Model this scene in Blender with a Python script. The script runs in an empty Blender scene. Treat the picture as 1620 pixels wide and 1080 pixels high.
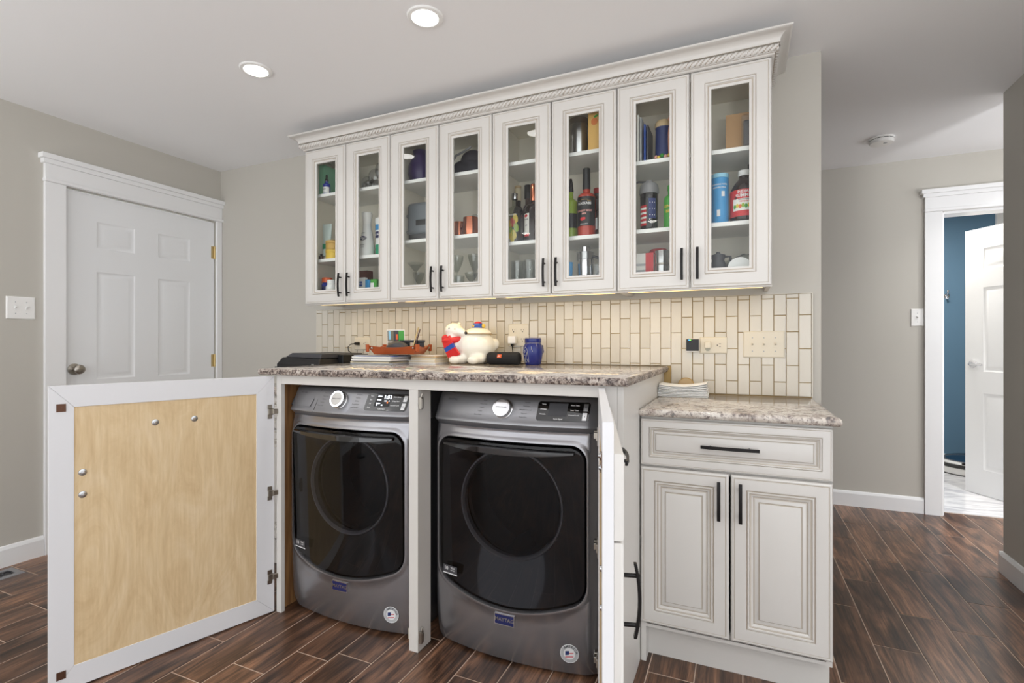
import bpy, bmesh, math, random
from mathutils import Matrix, Vector
random.seed(7)
PI = math.pi
S = bpy.context.scene
C = S.collection

# ------------------------------------------------------------------ camera
F_PX, YAW, HORIZON, EYE, CAM_Y = 805.96, 23.938, 544.51, 1.1503, -2.549
cam_d = bpy.data.cameras.new('camera')
cam_d.sensor_width = 36.0
cam_d.lens = F_PX / 1620 * 36
cam_d.shift_y = (HORIZON - 540) / 1620
cam_d.clip_start = 0.05
cam = bpy.data.objects.new('camera', cam_d)
cam.location = (0, CAM_Y, EYE)
cam.rotation_euler = (PI / 2, 0, math.radians(YAW))
C.objects.link(cam)
S.camera = cam

# ------------------------------------------------------------------ world, exposure
W = bpy.data.worlds.new('world')
S.world = W
W.use_nodes = True
W.node_tree.nodes['Background'].inputs[0].default_value = (0.955, 0.98, 1.01, 1)
W.node_tree.nodes['Background'].inputs[1].default_value = 1.95
S.view_settings.view_transform = 'Standard'
S.view_settings.look = 'None'
S.view_settings.gamma = 1.0
S.view_settings.exposure = 0.1
S.view_settings.use_curve_mapping = False
LAMP_W = 1.5
HALL_W = 9.5
BATH_W = 20.0
FILL_W = 28.0            # each added out-of-frame fill light that brightens the ceiling
STRIP_W = 0.44         # each under-cabinet bar

# ------------------------------------------------------------------ helpers
def lin(r, g, b):
    f = lambda v: (v / 255 / 12.92) if v <= 10 else ((v / 255 + 0.055) / 1.055) ** 2.4
    return (f(r), f(g), f(b), 1)

MATS = {}
def mat(name, col=(200, 200, 200), rough=0.5, metal=0.0, **k):
    m = bpy.data.materials.new(name)
    m.use_nodes = True
    b = m.node_tree.nodes['Principled BSDF']
    b.inputs['Base Color'].default_value = lin(*col)
    b.inputs['Roughness'].default_value = rough
    b.inputs['Metallic'].default_value = metal
    if 'coat' in k:
        b.inputs['Coat Weight'].default_value = k['coat']
        b.inputs['Coat Roughness'].default_value = k.get('coat_rough', 0.05)
    if 'emit' in k:
        b.inputs['Emission Color'].default_value = lin(*k['emit'])
        b.inputs['Emission Strength'].default_value = k.get('strength', 1)
    if 'spec' in k:
        b.inputs['Specular IOR Level'].default_value = k['spec']
    if 'sub' in k:
        b.inputs['Subsurface Weight'].default_value = k['sub']
        b.inputs['Subsurface Scale'].default_value = 0.02
    MATS[name] = m
    return m

class NT:
    def __init__(self, m):
        self.t = m.node_tree
        self.b = self.t.nodes['Principled BSDF']
    def n(self, typ, **kw):
        nd = self.t.nodes.new(typ)
        for k, v in kw.items():
            if k.startswith('_'):
                setattr(nd, k[1:], v)
            else:
                nd.inputs[k.replace('__', ' ')].default_value = v
        return nd
    def l(self, a, ao, b, bi):
        self.t.links.new(a.outputs[ao], b.inputs[bi])
    def ramp(self, src, so, stops):
        r = self.n('ShaderNodeValToRGB')
        e = r.color_ramp.elements
        while len(e) < len(stops):
            e.new(0.5)
        for i, (p, c) in enumerate(stops):
            e[i].position = p
            e[i].color = c if len(c) == 4 else lin(*c)
        self.l(src, so, r, 'Fac')
        return r
    def mix(self, fac, fo, a, ao, b, bo, blend='MIX'):
        m = self.n('ShaderNodeMix', _data_type='RGBA', _blend_type=blend)
        if isinstance(fac, float):
            m.inputs[0].default_value = fac
        else:
            self.l(fac, fo, m, 0)
        self.t.links.new(a.outputs[ao], m.inputs[6])
        if bo is None:
            m.inputs[7].default_value = b
        else:
            self.t.links.new(b.outputs[bo], m.inputs[7])
        return m
    def pos(self, sx=1, sy=1, sz=1, obj_offset=False):
        g = self.n('ShaderNodeNewGeometry')
        mp = self.n('ShaderNodeMapping')
        mp.inputs['Scale'].default_value = (sx, sy, sz)
        if obj_offset:
            oi = self.n('ShaderNodeObjectInfo')
            mu = self.n('ShaderNodeVectorMath', _operation='SCALE')
            cb = self.n('ShaderNodeCombineXYZ')
            for i in range(3):
                self.l(oi, 'Random', cb, i)
            self.l(cb, 0, mu, 0)
            mu.inputs['Scale'].default_value = 37.0
            ad = self.n('ShaderNodeVectorMath', _operation='ADD')
            self.l(g, 'Position', ad, 0)
            self.l(mu, 0, ad, 1)
            self.l(ad, 0, mp, 'Vector')
        else:
            self.l(g, 'Position', mp, 'Vector')
        return mp
    def noise(self, vec, scale, detail=3, rough=0.5, dist=0):
        nd = self.n('ShaderNodeTexNoise', Scale=scale, Detail=detail, Roughness=rough, Distortion=dist)
        self.l(vec, 0, nd, 'Vector')
        return nd
    def bump(self, src, so, strength=0.1, dist=0.01):
        b = self.n('ShaderNodeBump', Strength=strength, Distance=dist)
        self.l(src, so, b, 'Height')
        self.l(b, 0, self.b, 'Normal')
        return b

# paint with the faintest roller texture
def paint(name, col, rough=0.55, bump=0.02, scale=220):
    m = mat(name, col, rough)
    t = NT(m)
    p = t.pos()
    t.bump(t.noise(p, scale, 2), 'Fac', bump, 0.002)
    return m
paint('wall', (194, 190, 181), 0.6)
paint('ceiling', (245, 245, 246), 0.8)
paint('trim', (240, 240, 240), 0.35, 0.01)
paint('door_white', (238, 239, 240), 0.38, 0.01)
paint('bath_blue', (92, 126, 152), 0.55)
mat('bath_grey', (150, 146, 146), 0.5)
paint('bath_pale', (226, 224, 220), 0.5)
paint('cream', (213, 210, 205), 0.33, 0.008, 300)
paint('primer', (222, 222, 224), 0.45, 0.02, 300)
mat('glaze', (172, 160, 145), 0.5)
mat('glaze_light', (198, 191, 180), 0.45)
mat('interior', (234, 228, 214), 0.5)
mat('shelf', (240, 240, 238), 0.4)
mat('black', (22, 22, 24), 0.4)
mat('handle', (30, 28, 28), 0.35, 0.6)
mat('gloss_black', (8, 8, 9), 0.06, coat=1.0)
mat('rubber', (18, 18, 19), 0.7)
mat('white', (238, 238, 236), 0.35)
mat('almond', (220, 212, 194), 0.35)
mat('white_plastic', (242, 241, 238), 0.3)
mat('chrome', (225, 225, 228), 0.12, 1.0)
mat('steel', (190, 190, 190), 0.25, 1.0)
mat('nickel', (170, 164, 155), 0.3, 1.0)
mat('brass', (190, 168, 120), 0.28, 1.0)
mat('bronze', (96, 66, 50), 0.4, 0.6)
mat('copper', (214, 132, 100), 0.2, 1.0)
mat('lamp_white', (255, 255, 255), 0.5, emit=(255, 252, 246), strength=16.0)
mat('strip_warm', (255, 240, 205), 0.5, emit=(255, 214, 140), strength=2.2)
mat('led_white', (255, 255, 255), 0.5, emit=(235, 242, 255), strength=3.0)
mat('led_orange', (255, 120, 40), 0.5, emit=(255, 110, 40), strength=2.0)
mat('led_green', (120, 255, 80), 0.5, emit=(120, 255, 90), strength=1.5)
mat('led_blue', (60, 140, 255), 0.5, emit=(60, 140, 255), strength=1.5)
mat('print_white', (225, 225, 225), 0.5)
mat('print_grey', (70, 70, 74), 0.5)
mat('navy', (30, 36, 88), 0.3)
mat('grout', (180, 154, 104), 0.8)
mat('floor_grout', (198, 176, 158), 0.8)
for n_, c_, r_ in (('red', (205, 36, 42), .4), ('scarf_red', (216, 40, 40), .45), ('blue', (40, 82, 170), .35), ('deep_blue', (26, 40, 118), .15),
        ('cobalt', (30, 50, 150), .2), ('sky', (60, 148, 205), .35), ('pale_blue', (150, 205, 228), .4), ('green', (70, 160, 60), .4), ('lime', (150, 178, 60), .2),
        ('tube_pale', (206, 222, 220), .4), ('mint', (128, 184, 150), .5), ('teal_green', (30, 150, 110), .4), ('yellow', (226, 190, 70), .45), ('gold', (204, 164, 84), .45), ('orange', (226, 98, 44), .4), ('purple', (58, 44, 92), .3),
        ('maroon', (96, 30, 30), .5), ('tomato', (176, 62, 46), .12), ('brown', (62, 36, 26), .35), ('dark_bottle', (34, 18, 12), .08), ('dark_grey', (62, 62, 66), .5),
        ('appliance_grey', (112, 118, 124), .4), ('mid_grey', (134, 134, 136), .4), ('cardboard', (190, 152, 112), .75), ('tan', (202, 176, 136), .6), ('bamboo', (220, 176, 100), .5), ('olive', (120, 116, 96), .6),
        ('leather', (176, 84, 38), .42), ('paper', (238, 236, 230), .7), ('paper_cream', (226, 214, 184), .7), ('paper_grey', (176, 178, 180), .6), ('ivory', (246, 242, 228), .12), ('pink', (236, 170, 160), .5),
        ('bag', (46, 44, 54), .7), ('skin_tone', (206, 150, 122), .5), ('flag_red', (190, 34, 44), .4), ('flag_blue', (34, 50, 104), .4), ('fruit_yellow', (224, 196, 60), .3), ('fruit_red', (200, 70, 40), .3), ('peach', (214, 120, 60), .5)):
    mat(n_, c_, r_)

def glassy(name, tint, gloss_rough=0.02, ior=1.5, boost=1.0):
    """thin clear glazing: tinted see-through plus a Fresnel reflection"""
    m = bpy.data.materials.new(name); m.use_nodes = True
    t = m.node_tree; t.nodes.clear()
    o = t.nodes.new('ShaderNodeOutputMaterial'); mx = t.nodes.new('ShaderNodeMixShader')
    tr = t.nodes.new('ShaderNodeBsdfTransparent'); gl = t.nodes.new('ShaderNodeBsdfGlossy'); fr = t.nodes.new('ShaderNodeFresnel')
    tr.inputs[0].default_value = lin(*tint); gl.inputs['Roughness'].default_value = gloss_rough; fr.inputs['IOR'].default_value = ior
    ml = t.nodes.new('ShaderNodeMath'); ml.operation = 'MULTIPLY'; ml.inputs[1].default_value = boost; ml.use_clamp = True
    ge = t.nodes.new('ShaderNodeNewGeometry'); sb = t.nodes.new('ShaderNodeMath'); sb.operation = 'SUBTRACT'; sb.inputs[0].default_value = 1.0
    m2 = t.nodes.new('ShaderNodeMath'); m2.operation = 'MULTIPLY'
    t.links.new(ge.outputs['Backfacing'], sb.inputs[1]); t.links.new(fr.outputs[0], ml.inputs[0])
    t.links.new(ml.outputs[0], m2.inputs[0]); t.links.new(sb.outputs[0], m2.inputs[1]); t.links.new(m2.outputs[0], mx.inputs[0])
    t.links.new(tr.outputs[0], mx.inputs[1]); t.links.new(gl.outputs[0], mx.inputs[2]); t.links.new(mx.outputs[0], o.inputs[0])
    MATS[name] = m
    return m
glassy('pane', (251, 252, 251), 0.01, 1.5)
glassy('tumbler', (246, 248, 247), 0.02, 1.6, 2.2)
glassy('smoke_glass', (168, 168, 172), 0.02, 1.42)
glassy('inner_glass', (200, 202, 206), 0.04, 1.6, 2.0)
glassy('clear_bottle', (238, 240, 228), 0.03, 1.5, 1.5)
glassy('wrap', (240, 241, 243), 0.12, 1.6, 2.5)
glassy('smoke_plastic', (96, 98, 108), 0.1, 1.5, 1.5)

# brushed slate appliance metal
m = mat('slate', (156, 155, 158), 0.26, 0.82)
t = NT(m); t.bump(t.noise(t.pos(3, 3, 240), 4, 2), 'Fac', 0.015, 0.002)
m = mat('slate_console', (152, 152, 155), 0.36, 0.7)
m = mat('drum', (176, 176, 180), 0.35, 0.8)

# granite: pale ground, brown and black mineral clouds
m = mat('granite', (210, 204, 196), 0.09, spec=0.5)
t = NT(m)
p = t.pos()
n1 = t.noise(p, 9, 4, 0.65, 0.6); n2 = t.noise(p, 55, 4, 0.7, 0.3); n3 = t.noise(p, 150, 3, 0.7)
base = t.ramp(n1, 'Fac', [(0.32, (186, 174, 166)), (0.47, (220, 214, 207)), (0.62, (236, 233, 228))])
sp = t.ramp(n2, 'Fac', [(0.34, (60, 56, 60)), (0.405, (150, 130, 120)), (0.46, (222, 216, 210)), (0.7, (240, 237, 232))])
m1 = t.mix(0.75, None, base, 0, sp, 0, 'MULTIPLY')
fl = t.ramp(n3, 'Fac', [(0.36, (90, 78, 76)), (0.43, (240, 238, 234)), (1.0, (255, 255, 255))])
m2 = t.mix(0.7, None, m1, 2, fl, 0, 'MULTIPLY')
n4 = t.noise(p, 16, 5, 0.72, 1.2)
vein = t.ramp(n4, 'Fac', [(0.54, (255, 255, 255)), (0.60, (170, 160, 160)), (0.66, (54, 54, 68))])
m3 = t.mix(0.8, None, m2, 2, vein, 0, 'MULTIPLY')
br = t.n('ShaderNodeBrightContrast', Bright=0.05, Contrast=0.0)
t.l(m3, 2, br, 0); t.l(br, 0, t.b, 'Base Color')

# the same stone where the worktop edge is chiselled: coarser and darker crystals
m = mat('granite_edge', (170, 160, 152), 0.35)
t = NT(m)
p = t.pos()
n2 = t.noise(p, 75, 4, 0.75, 0.4); n1 = t.noise(p, 9, 3, 0.6, 0.5)
a = t.ramp(n2, 'Fac', [(0.36, (34, 32, 38)), (0.45, (112, 96, 90)), (0.53, (184, 174, 166)), (0.66, (222, 218, 212))])
b2 = t.ramp(n1, 'Fac', [(0.36, (112, 100, 100)), (0.52, (230, 222, 214)), (0.7, (255, 255, 255))])
mm = t.mix(0.8, None, a, 0, b2, 0, 'MULTIPLY'); t.l(mm, 2, t.b, 'Base Color')
t.bump(n2, 'Fac', 0.5, 0.004)

# wood-look porcelain planks
m = mat('plank', (92, 62, 46), 0.32, spec=0.45)
t = NT(m)
p = t.pos(9, 1.1, 1, True)
w1 = t.noise(p, 1.9, 5, 0.62, 1.6)
p2 = t.pos(70, 2.2, 1, True)
w2 = t.noise(p2, 2.2, 4, 0.6, 0.3)
p3 = t.pos(2.6, 1.0, 1, True)
w3 = t.noise(p3, 2.2, 3, 0.5, 0.8)
r1 = t.ramp(w1, 'Fac', [(0.30, (62, 48, 40)), (0.43, (108, 82, 66)), (0.56, (148, 110, 86)), (0.70, (188, 142, 110))])
r2 = t.ramp(w2, 'Fac', [(0.32, (120, 114, 112)), (0.55, (255, 255, 255))])
r3 = t.ramp(w3, 'Fac', [(0.36, (142, 136, 134)), (0.6, (255, 255, 255))])
m1 = t.mix(0.7, None, r1, 0, r2, 0, 'MULTIPLY')
m2 = t.mix(0.85, None, m1, 2, r3, 0, 'MULTIPLY')
oi = t.n('ShaderNodeObjectInfo')
rr = t.ramp(oi, 'Random', [(0.0, (215, 212, 212)), (0.5, (245, 240, 238)), (1.0, (255, 255, 255))])
m3 = t.mix(0.8, None, m2, 2, rr, 0, 'MULTIPLY')
t.l(m3, 2, t.b, 'Base Color')
t.bump(w2, 'Fac', 0.08, 0.003)

# birch plywood of the open door's inside
m = mat('plywood', (206, 172, 122), 0.5)
t = NT(m)
p = t.pos(2.2, 2.2, 0.9)
a = t.noise(p, 2.6, 5, 0.62, 3.2)
r = t.ramp(a, 'Fac', [(0.3, (210, 182, 140)), (0.5, (222, 197, 156)), (0.7, (230, 208, 172))])
p2 = t.pos(60, 60, 4)
b2 = t.ramp(t.noise(p2, 2, 3), 'Fac', [(0.3, (236, 230, 222)), (0.7, (255, 255, 255))])
mm = t.mix(0.7, None, r, 0, b2, 0, 'MULTIPLY'); t.l(mm, 2, t.b, 'Base Color')
m = mat('raw_wood', (150, 108, 66), 0.6)
t = NT(m)
r = t.ramp(t.noise(t.pos(30, 30, 2.2), 2, 3), 'Fac', [(0.3, (118, 80, 46)), (0.7, (168, 124, 78))]); t.l(r, 0, t.b, 'Base Color')

# handmade glazed wall tile with a faint ripple
m = mat('tile', (240, 236, 228), 0.16)
t = NT(m)
w = t.noise(t.pos(60, 60, 9, True), 2.0, 2, 0.5)
t.bump(w, 'Fac', 0.18, 0.004)
oi = t.n('ShaderNodeObjectInfo')
r = t.ramp(oi, 'Random', [(0.0, (206, 200, 187)), (1.0, (219, 214, 203))]); t.l(r, 0, t.b, 'Base Color')

# pale marble floor tile in the bathroom
m = mat('marble', (236, 236, 238), 0.18)
t = NT(m)
r = t.ramp(t.noise(t.pos(1, 4, 1), 2.5, 5, 0.6, 1.5), 'Fac', [(0.42, (206, 206, 212)), (0.55, (240, 240, 242))]); t.l(r, 0, t.b, 'Base Color')

# speaker cloth
m = mat('cloth_black', (30, 30, 32), 0.85)
t = NT(m); t.bump(t.n('ShaderNodeTexVoronoi', Scale=600.0), 'Distance', 0.4, 0.002)

# ------------------------------------------------------------------ mesh builder
def rot2(x, y, a):
    return x * math.cos(a) - y * math.sin(a), x * math.sin(a) + y * math.cos(a)

class MB:
    def __init__(self):
        self.v, self.f, self.m = [], [], []
        self.mats = []
    def mi(self, name):
        if name is None: return 0
        if name not in self.mats: self.mats.append(name)
        return self.mats.index(name)
    def add(self, vs, fs, mt=None):
        o = len(self.v); k = self.mi(mt) if mt else 0
        self.v += [tuple(q) for q in vs]
        self.f += [tuple(i + o for i in q) for q in fs]
        self.m += [k] * len(fs)
        return self
    def box(self, x0, x1, y0, y1, z0, z1, mt=None):
        return self.add([(x0, y0, z0), (x1, y0, z0), (x1, y1, z0), (x0, y1, z0), (x0, y0, z1), (x1, y0, z1), (x1, y1, z1), (x0, y1, z1)],
                        [(0, 3, 2, 1), (4, 5, 6, 7), (0, 1, 5, 4), (1, 2, 6, 5), (2, 3, 7, 6), (3, 0, 4, 7)], mt)
    def lathe(self, prof, seg=24, cx=0, cy=0, sx=1, sy=1, mt=None, cap=True):
        vs, fs = [], []
        n = len(prof)
        for r, z in prof:
            for i in range(seg):
                a = 2 * PI * i / seg
                vs.append((cx + sx * r * math.cos(a), cy + sy * r * math.sin(a), z))
        for j in range(n - 1):
            for i in range(seg):
                a, b = j * seg + i, j * seg + (i + 1) % seg
                fs.append((a, b, b + seg, a + seg))
        if cap and prof[0][0] > 1e-6: fs.append(tuple(reversed(range(seg))))
        if cap and prof[-1][0] > 1e-6: fs.append(tuple((n - 1) * seg + i for i in range(seg)))
        return self.add(vs, fs, mt)
    def tube(self, pts, r, seg=8, mt=None, closed=False):
        pts = [Vector(p) for p in pts]
        n = len(pts); vs, fs = [], []
        rr = r if isinstance(r, (list, tuple)) else [r] * n
        up = Vector((0, 0, 1))
        for i, p in enumerate(pts):
            if closed: d = pts[(i + 1) % n] - pts[i - 1]
            else: d = pts[min(i + 1, n - 1)] - pts[max(i - 1, 0)]
            d = d.normalized() if d.length > 1e-9 else Vector((0, 0, 1))
            u = up if abs(d.dot(up)) < 0.95 else Vector((1, 0, 0))
            a = d.cross(u).normalized(); b = a.cross(d).normalized()
            for k in range(seg):
                t = 2 * PI * k / seg
                vs.append(p + (a * math.cos(t) + b * math.sin(t)) * rr[i])
        for i in range(n if closed else n - 1):
            for k in range(seg):
                q0 = i * seg + k; q1 = i * seg + (k + 1) % seg
                j = ((i + 1) % n) * seg
                fs.append((q0, q1, j + (k + 1) % seg, j + k))
        if not closed:
            fs.append(tuple(reversed(range(seg)))); fs.append(tuple((n - 1) * seg + k for k in range(seg)))
        return self.add(vs, fs, mt)
    def prism(self, poly, axis, a0, a1, mt=None):
        """poly of 2-D points swept along an axis ('x': points are (y,z), 'y': (x,z), 'z': (x,y))"""
        n = len(poly)
        pt = {'x': lambda q, a: (a, q[0], q[1]), 'y': lambda q, a: (q[0], a, q[1]), 'z': lambda q, a: (q[0], q[1], a)}[axis]
        vs = [pt(q, a0) for q in poly] + [pt(q, a1) for q in poly]
        fs = [tuple(reversed(range(n))), tuple(range(n, 2 * n))] + [(i, (i + 1) % n, n + (i + 1) % n, n + i) for i in range(n)]
        return self.add(vs, fs, mt)
    def rings(self, rings, mts=None, close0=False, close1=True):
        """loft equal-length rings of points"""
        n = len(rings[0])
        for j in range(len(rings) - 1):
            vs = list(rings[j]) + list(rings[j + 1])
            self.add(vs, [(i, (i + 1) % n, n + (i + 1) % n, n + i) for i in range(n)], mts[j] if mts else None)
        if close0: self.add(rings[0], [tuple(reversed(range(n)))], mts[0] if mts else None)
        if close1: self.add(rings[-1], [tuple(range(n))], mts[-1] if mts else None)
        return self
    def frame(self, x0, x1, z0, z1, prof, mts=None, close=False):
        """rectangular sweep of a mitred moulding: prof = (inset, y)"""
        R = [[(x0 + i, y, z0 + i), (x1 - i, y, z0 + i), (x1 - i, y, z1 - i), (x0 + i, y, z1 - i)] for i, y in prof]
        return self.rings(R, mts, False, close)
    def sphere(self, c, r, seg=16, ring=10, mt=None):
        rx, ry, rz = r if isinstance(r, (tuple, list)) else (r, r, r)
        vs = [(c[0], c[1], c[2] - rz)]; fs = []
        for j in range(1, ring):
            a = -PI / 2 + PI * j / ring
            for i in range(seg):
                b = 2 * PI * i / seg
                vs.append((c[0] + rx * math.cos(a) * math.cos(b), c[1] + ry * math.cos(a) * math.sin(b), c[2] + rz * math.sin(a)))
        vs.append((c[0], c[1], c[2] + rz)); L = len(vs) - 1
        for i in range(seg):
            fs.append((0, 1 + (i + 1) % seg, 1 + i)); fs.append((L, L - seg + i, L - seg + (i + 1) % seg))
        for j in range(ring - 2):
            for i in range(seg):
                a = 1 + j * seg + i; b = 1 + j * seg + (i + 1) % seg
                fs.append((a, b, b + seg, a + seg))
        return self.add(vs, fs, mt)
    def xf(self, M):
        self.v = [tuple(M @ Vector(q)) for q in self.v]
        return self
    def warp(self, fn):
        self.v = [tuple(fn(*q)) for q in self.v]
        return self
    def build(self, name, mt=None, parent=None, smooth=None, bevel=0, seg=2, inv=None, merge=True):
        me = bpy.data.meshes.new(name)
        me.from_pydata(self.v, [], self.f)
        names = self.mats if self.mats else [mt]
        if self.mats and mt and mt not in self.mats:
            names = self.mats
        for q in names: me.materials.append(MATS[q])
        me.polygons.foreach_set('material_index', self.m)
        if merge:
            bm = bmesh.new(); bm.from_mesh(me)
            bmesh.ops.remove_doubles(bm, verts=bm.verts, dist=1e-6)
            bmesh.ops.recalc_face_normals(bm, faces=bm.faces)
            bm.to_mesh(me); bm.free()
        if smooth:
            me.polygons.foreach_set('use_smooth', [True] * len(me.polygons))
            me.set_sharp_from_angle(angle=math.radians(smooth))
        me.update()
        o = bpy.data.objects.new(name, me); C.objects.link(o)
        if bevel:
            b = o.modifiers.new('bevel', 'BEVEL'); b.width = bevel; b.segments = seg; b.limit_method = 'ANGLE'; b.angle_limit = math.radians(40)
        if parent:
            o.parent = parent
            if inv is not None: o.matrix_parent_inverse = inv
        return o

def tag(o, label=None, cat=None, group=None, kind=None):
    for k, v in (('label', label), ('category', cat), ('group', group), ('kind', kind)):
        if v: o[k] = v
    return o
def thing(name, label, cat, loc=(0, 0, 0), rz=0, group=None, kind=None):
    o = bpy.data.objects.new(name, None); C.objects.link(o)
    o.location = loc; o.rotation_euler = (0, 0, rz); o.empty_display_size = 0.05
    return tag(o, label, cat, group, kind)
def inv_of(o):
    return (Matrix.Translation(o.location) @ Matrix.Rotation(o.rotation_euler[2], 4, 'Z')).inverted()
def dup(root, loc=None, rz=None, label=None):
    r = root.copy(); C.objects.link(r)
    if loc: r.location = loc
    if rz is not None: r.rotation_euler[2] = rz
    if label: r['label'] = label
    for ch in list(root.children):
        c = ch.copy(); C.objects.link(c); c.parent = r
        for g in list(ch.children):
            d = g.copy(); C.objects.link(d); d.parent = c
    return r
def box(name, mt, parent, x0, x1, y0, y1, z0, z1, bevel=0, inv=None, smooth=None):
    return MB().box(x0, x1, y0, y1, z0, z1).build(name, mt, parent, smooth, bevel, inv=inv)

_tc = {}
def text_geo(body, size, bold=False):
    key = (body, size)
    if key in _tc: return _tc[key]
    cu = bpy.data.curves.new('txt', 'FONT'); cu.body = body; cu.size = size; cu.align_x = 'CENTER'; cu.align_y = 'CENTER'; cu.resolution_u = 2
    if bold: cu.offset = size * 0.025
    o = bpy.data.objects.new('txt', cu); C.objects.link(o)
    bpy.context.view_layer.update()
    me = bpy.data.meshes.new_from_object(o.evaluated_get(bpy.context.evaluated_depsgraph_get()))
    vs = [(q.co.x, q.co.y) for q in me.vertices]; fs = [tuple(p.vertices) for p in me.polygons]
    bpy.data.objects.remove(o); bpy.data.curves.remove(cu); bpy.data.meshes.remove(me)
    _tc[key] = (vs, fs)
    return vs, fs
def text_wrap(mb, body, size, R, z, mt, ang=0.0, cx=0, cy=0, bold=True, stretch=1.0):
    """lettering wrapped round a vertical cylinder, facing -y turned by ang"""
    vs, fs = text_geo(body, size, bold)
    mb.add([(cx + R * math.sin(x * stretch / R + ang), cy - R * math.cos(x * stretch / R + ang), z + y) for x, y in vs], fs, mt)
def text_flat(mb, body, size, origin, mt, right=(1, 0, 0), up=(0, 0, 1), bold=True, stretch=1.0):
    vs, fs = text_geo(body, size, bold)
    O, Rr, U = Vector(origin), Vector(right), Vector(up)
    mb.add([O + Rr * x * stretch + U * y for x, y in vs], fs, mt)

# ------------------------------------------------------------------ measures of the room
XL, XE, XR, ZC = -3.471, 0.327, 1.2207, 2.415        # left wall, end of the back wall, right wall, ceiling
YH = 1.753                                            # far wall of the hall
YR = -4.5                                             # open end of the room behind the camera

# ------------------------------------------------------------------ setting
fl = box('floor', 'floor_grout', None, XL - .12, 3.6, YR, YH + .09, -0.06, -0.0004); tag(fl, kind='structure')
PW, PL = 0.1528, 0.6085
off = {-9: .408, -13: .287, -14: .141, -15: .018, -16: .217, -21: .48, -22: .069, -25: .232, -1: .30, 0: 0.0, 1: .312, 2: .24, 3: .55}
def plank_mesh(w, l):
    mb = MB()
    mb.frame(0, w, 0, l, [(0, -.002), (0, 0.0), (.0012, .0008)], None, True)
    mb.warp(lambda x, y, z: (x, z, y))
    return mb
_full = None
rest = MB()
planks = []
def in_view(x, y):
    a = math.radians(YAW); d = -math.sin(a) * x + math.cos(a) * (y - CAM_Y); r = math.cos(a) * x + math.sin(a) * (y - CAM_Y)
    if d < 0.3: return False
    px = 810 + F_PX * r / d; py = HORIZON + F_PX * EYE / d
    return -60 < px < 1680 and py < 1190
for k in range(-27, 21):
    x0 = 0.473 + PW * k
    o_ = off.get(k, ((k * 0.37) % 1.0) * PL)
    for j in range(-11, 8):
        y0 = 2.349 + CAM_Y + o_ + PL * j
        xa, xb, ya, yb = x0 + .0019, x0 + PW - .0019, y0 + .0019, y0 + PL - .0019
        xa = max(xa, XL); xb = min(xb, 3.6); ya = max(ya, YR); yb = min(yb, YH + .085)
        if xb - xa < .01 or yb - ya < .01: continue
        vis = in_view((xa + xb) / 2, (ya + yb) / 2) or in_view(xa, ya) or in_view(xb, ya) or in_view(xa, yb) or in_view(xb, yb)
        hid = (yb < 0.0 and ya > -0.55 and xa > -3.4 and xb < 0.2) or (xa > -3.4 and xb < .2 and ya > -.15 and yb < 1.6) or (xa > XR + .02 and yb < .7) or (xb < -1.9 and ya > -.9) or (xa > -1.8 and xb < -.42 and ya > -.84 and yb < 1)
        if vis and not hid:
            planks.append((xa, xb, ya, yb))
        else:
            rest.box(xa, xb, ya, yb, -.002, .0008)
_cache = {}
for xa, xb, ya, yb in planks:
    key = (round(xb - xa, 4), round(yb - ya, 4))
    if key not in _cache:
        o = plank_mesh(*key).build('plank', 'plank', fl); _cache[key] = o.data
    else:
        o = bpy.data.objects.new('plank', _cache[key]); C.objects.link(o); o.parent = fl
    o.location = (xa, ya, 0)
tag(rest.build('plank_field', 'plank', fl, merge=False), kind='stuff')

tag(box('ceiling', 'ceiling', None, XL - .12, 3.6, YR, YH + .12, ZC, ZC + .1), kind='structure')
wb = box('wall_back', 'wall', None, XL - .12, XE, 0, .12, 0, ZC); tag(wb, kind='structure')
wl = MB()
D1a, D1b, DH = -.948, -.040, 2.036
wl.box(XL - .12, XL, YR, D1a - .004, 0, ZC).box(XL - .12, XL, D1b + .004, YH + .12, 0, ZC).box(XL - .12, XL, D1a - .004, D1b + .004, DH + .004, ZC)
tag(wl.build('wall_left', 'wall', None), kind='structure')
tag(box('wall_right', 'wall', None, XR, XR + .13, -1.0, .80, 0, ZC), kind='structure')
DX0, DX1 = 1.251, 2.012                               # bathroom doorway
wf = MB().box(XL, DX0 - .004, YH, YH + .12, 0, ZC).box(DX1 + .004, 3.6, YH, YH + .12, 0, ZC).box(DX0 - .004, DX1 + .004, YH, YH + .12, DH + .004, ZC)
tag(wf.build('wall_far', 'wall', None), kind='structure')
# bathroom shell
YB2 = 3.62
tag(box('wall_bathroom_back', 'bath_blue', None, .6, 2.19, YB2, YB2 + .1, 0, ZC), kind='structure')
tag(box('wall_bathroom_shower', 'bath_grey', None, 2.235, 3.6, YB2 - .03, YB2 + .1, 0, ZC), kind='structure')
tag(box('trim_5', 'trim', None, 2.19, 2.235, YB2 - .04, YB2 + .1, 0, ZC), kind='structure')
tag(box('wall_bathroom_left', 'bath_pale', None, .5, .6, YH + .12, YB2, 0, ZC), kind='structure')
tag(box('wall_bathroom_right', 'bath_pale', None, 3.5, 3.6, YH + .12, YB2, 0, ZC), kind='structure')
tag(box('ceiling_bathroom', 'ceiling', None, .5, 3.6, YH + .12, YB2 + .1, ZC, ZC + .1), kind='structure')
fb = box('floor_bathroom', 'grout', None, .5, 3.6, YH + .09, YB2 + .1, -.06, .000); tag(fb, kind='structure')
for i in range(5):
    for j in range(4):
        xa = .6 + .61 * i; ya = YH + .092 + .61 * j
        if xa > 3.2 or ya > 3.5: continue
        xb, yb = min(xa + .607, 3.5), min(ya + .607, YB2)
        box('floor_tile', 'marble', fb, xa, xb, ya, yb, 0, .005)
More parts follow.
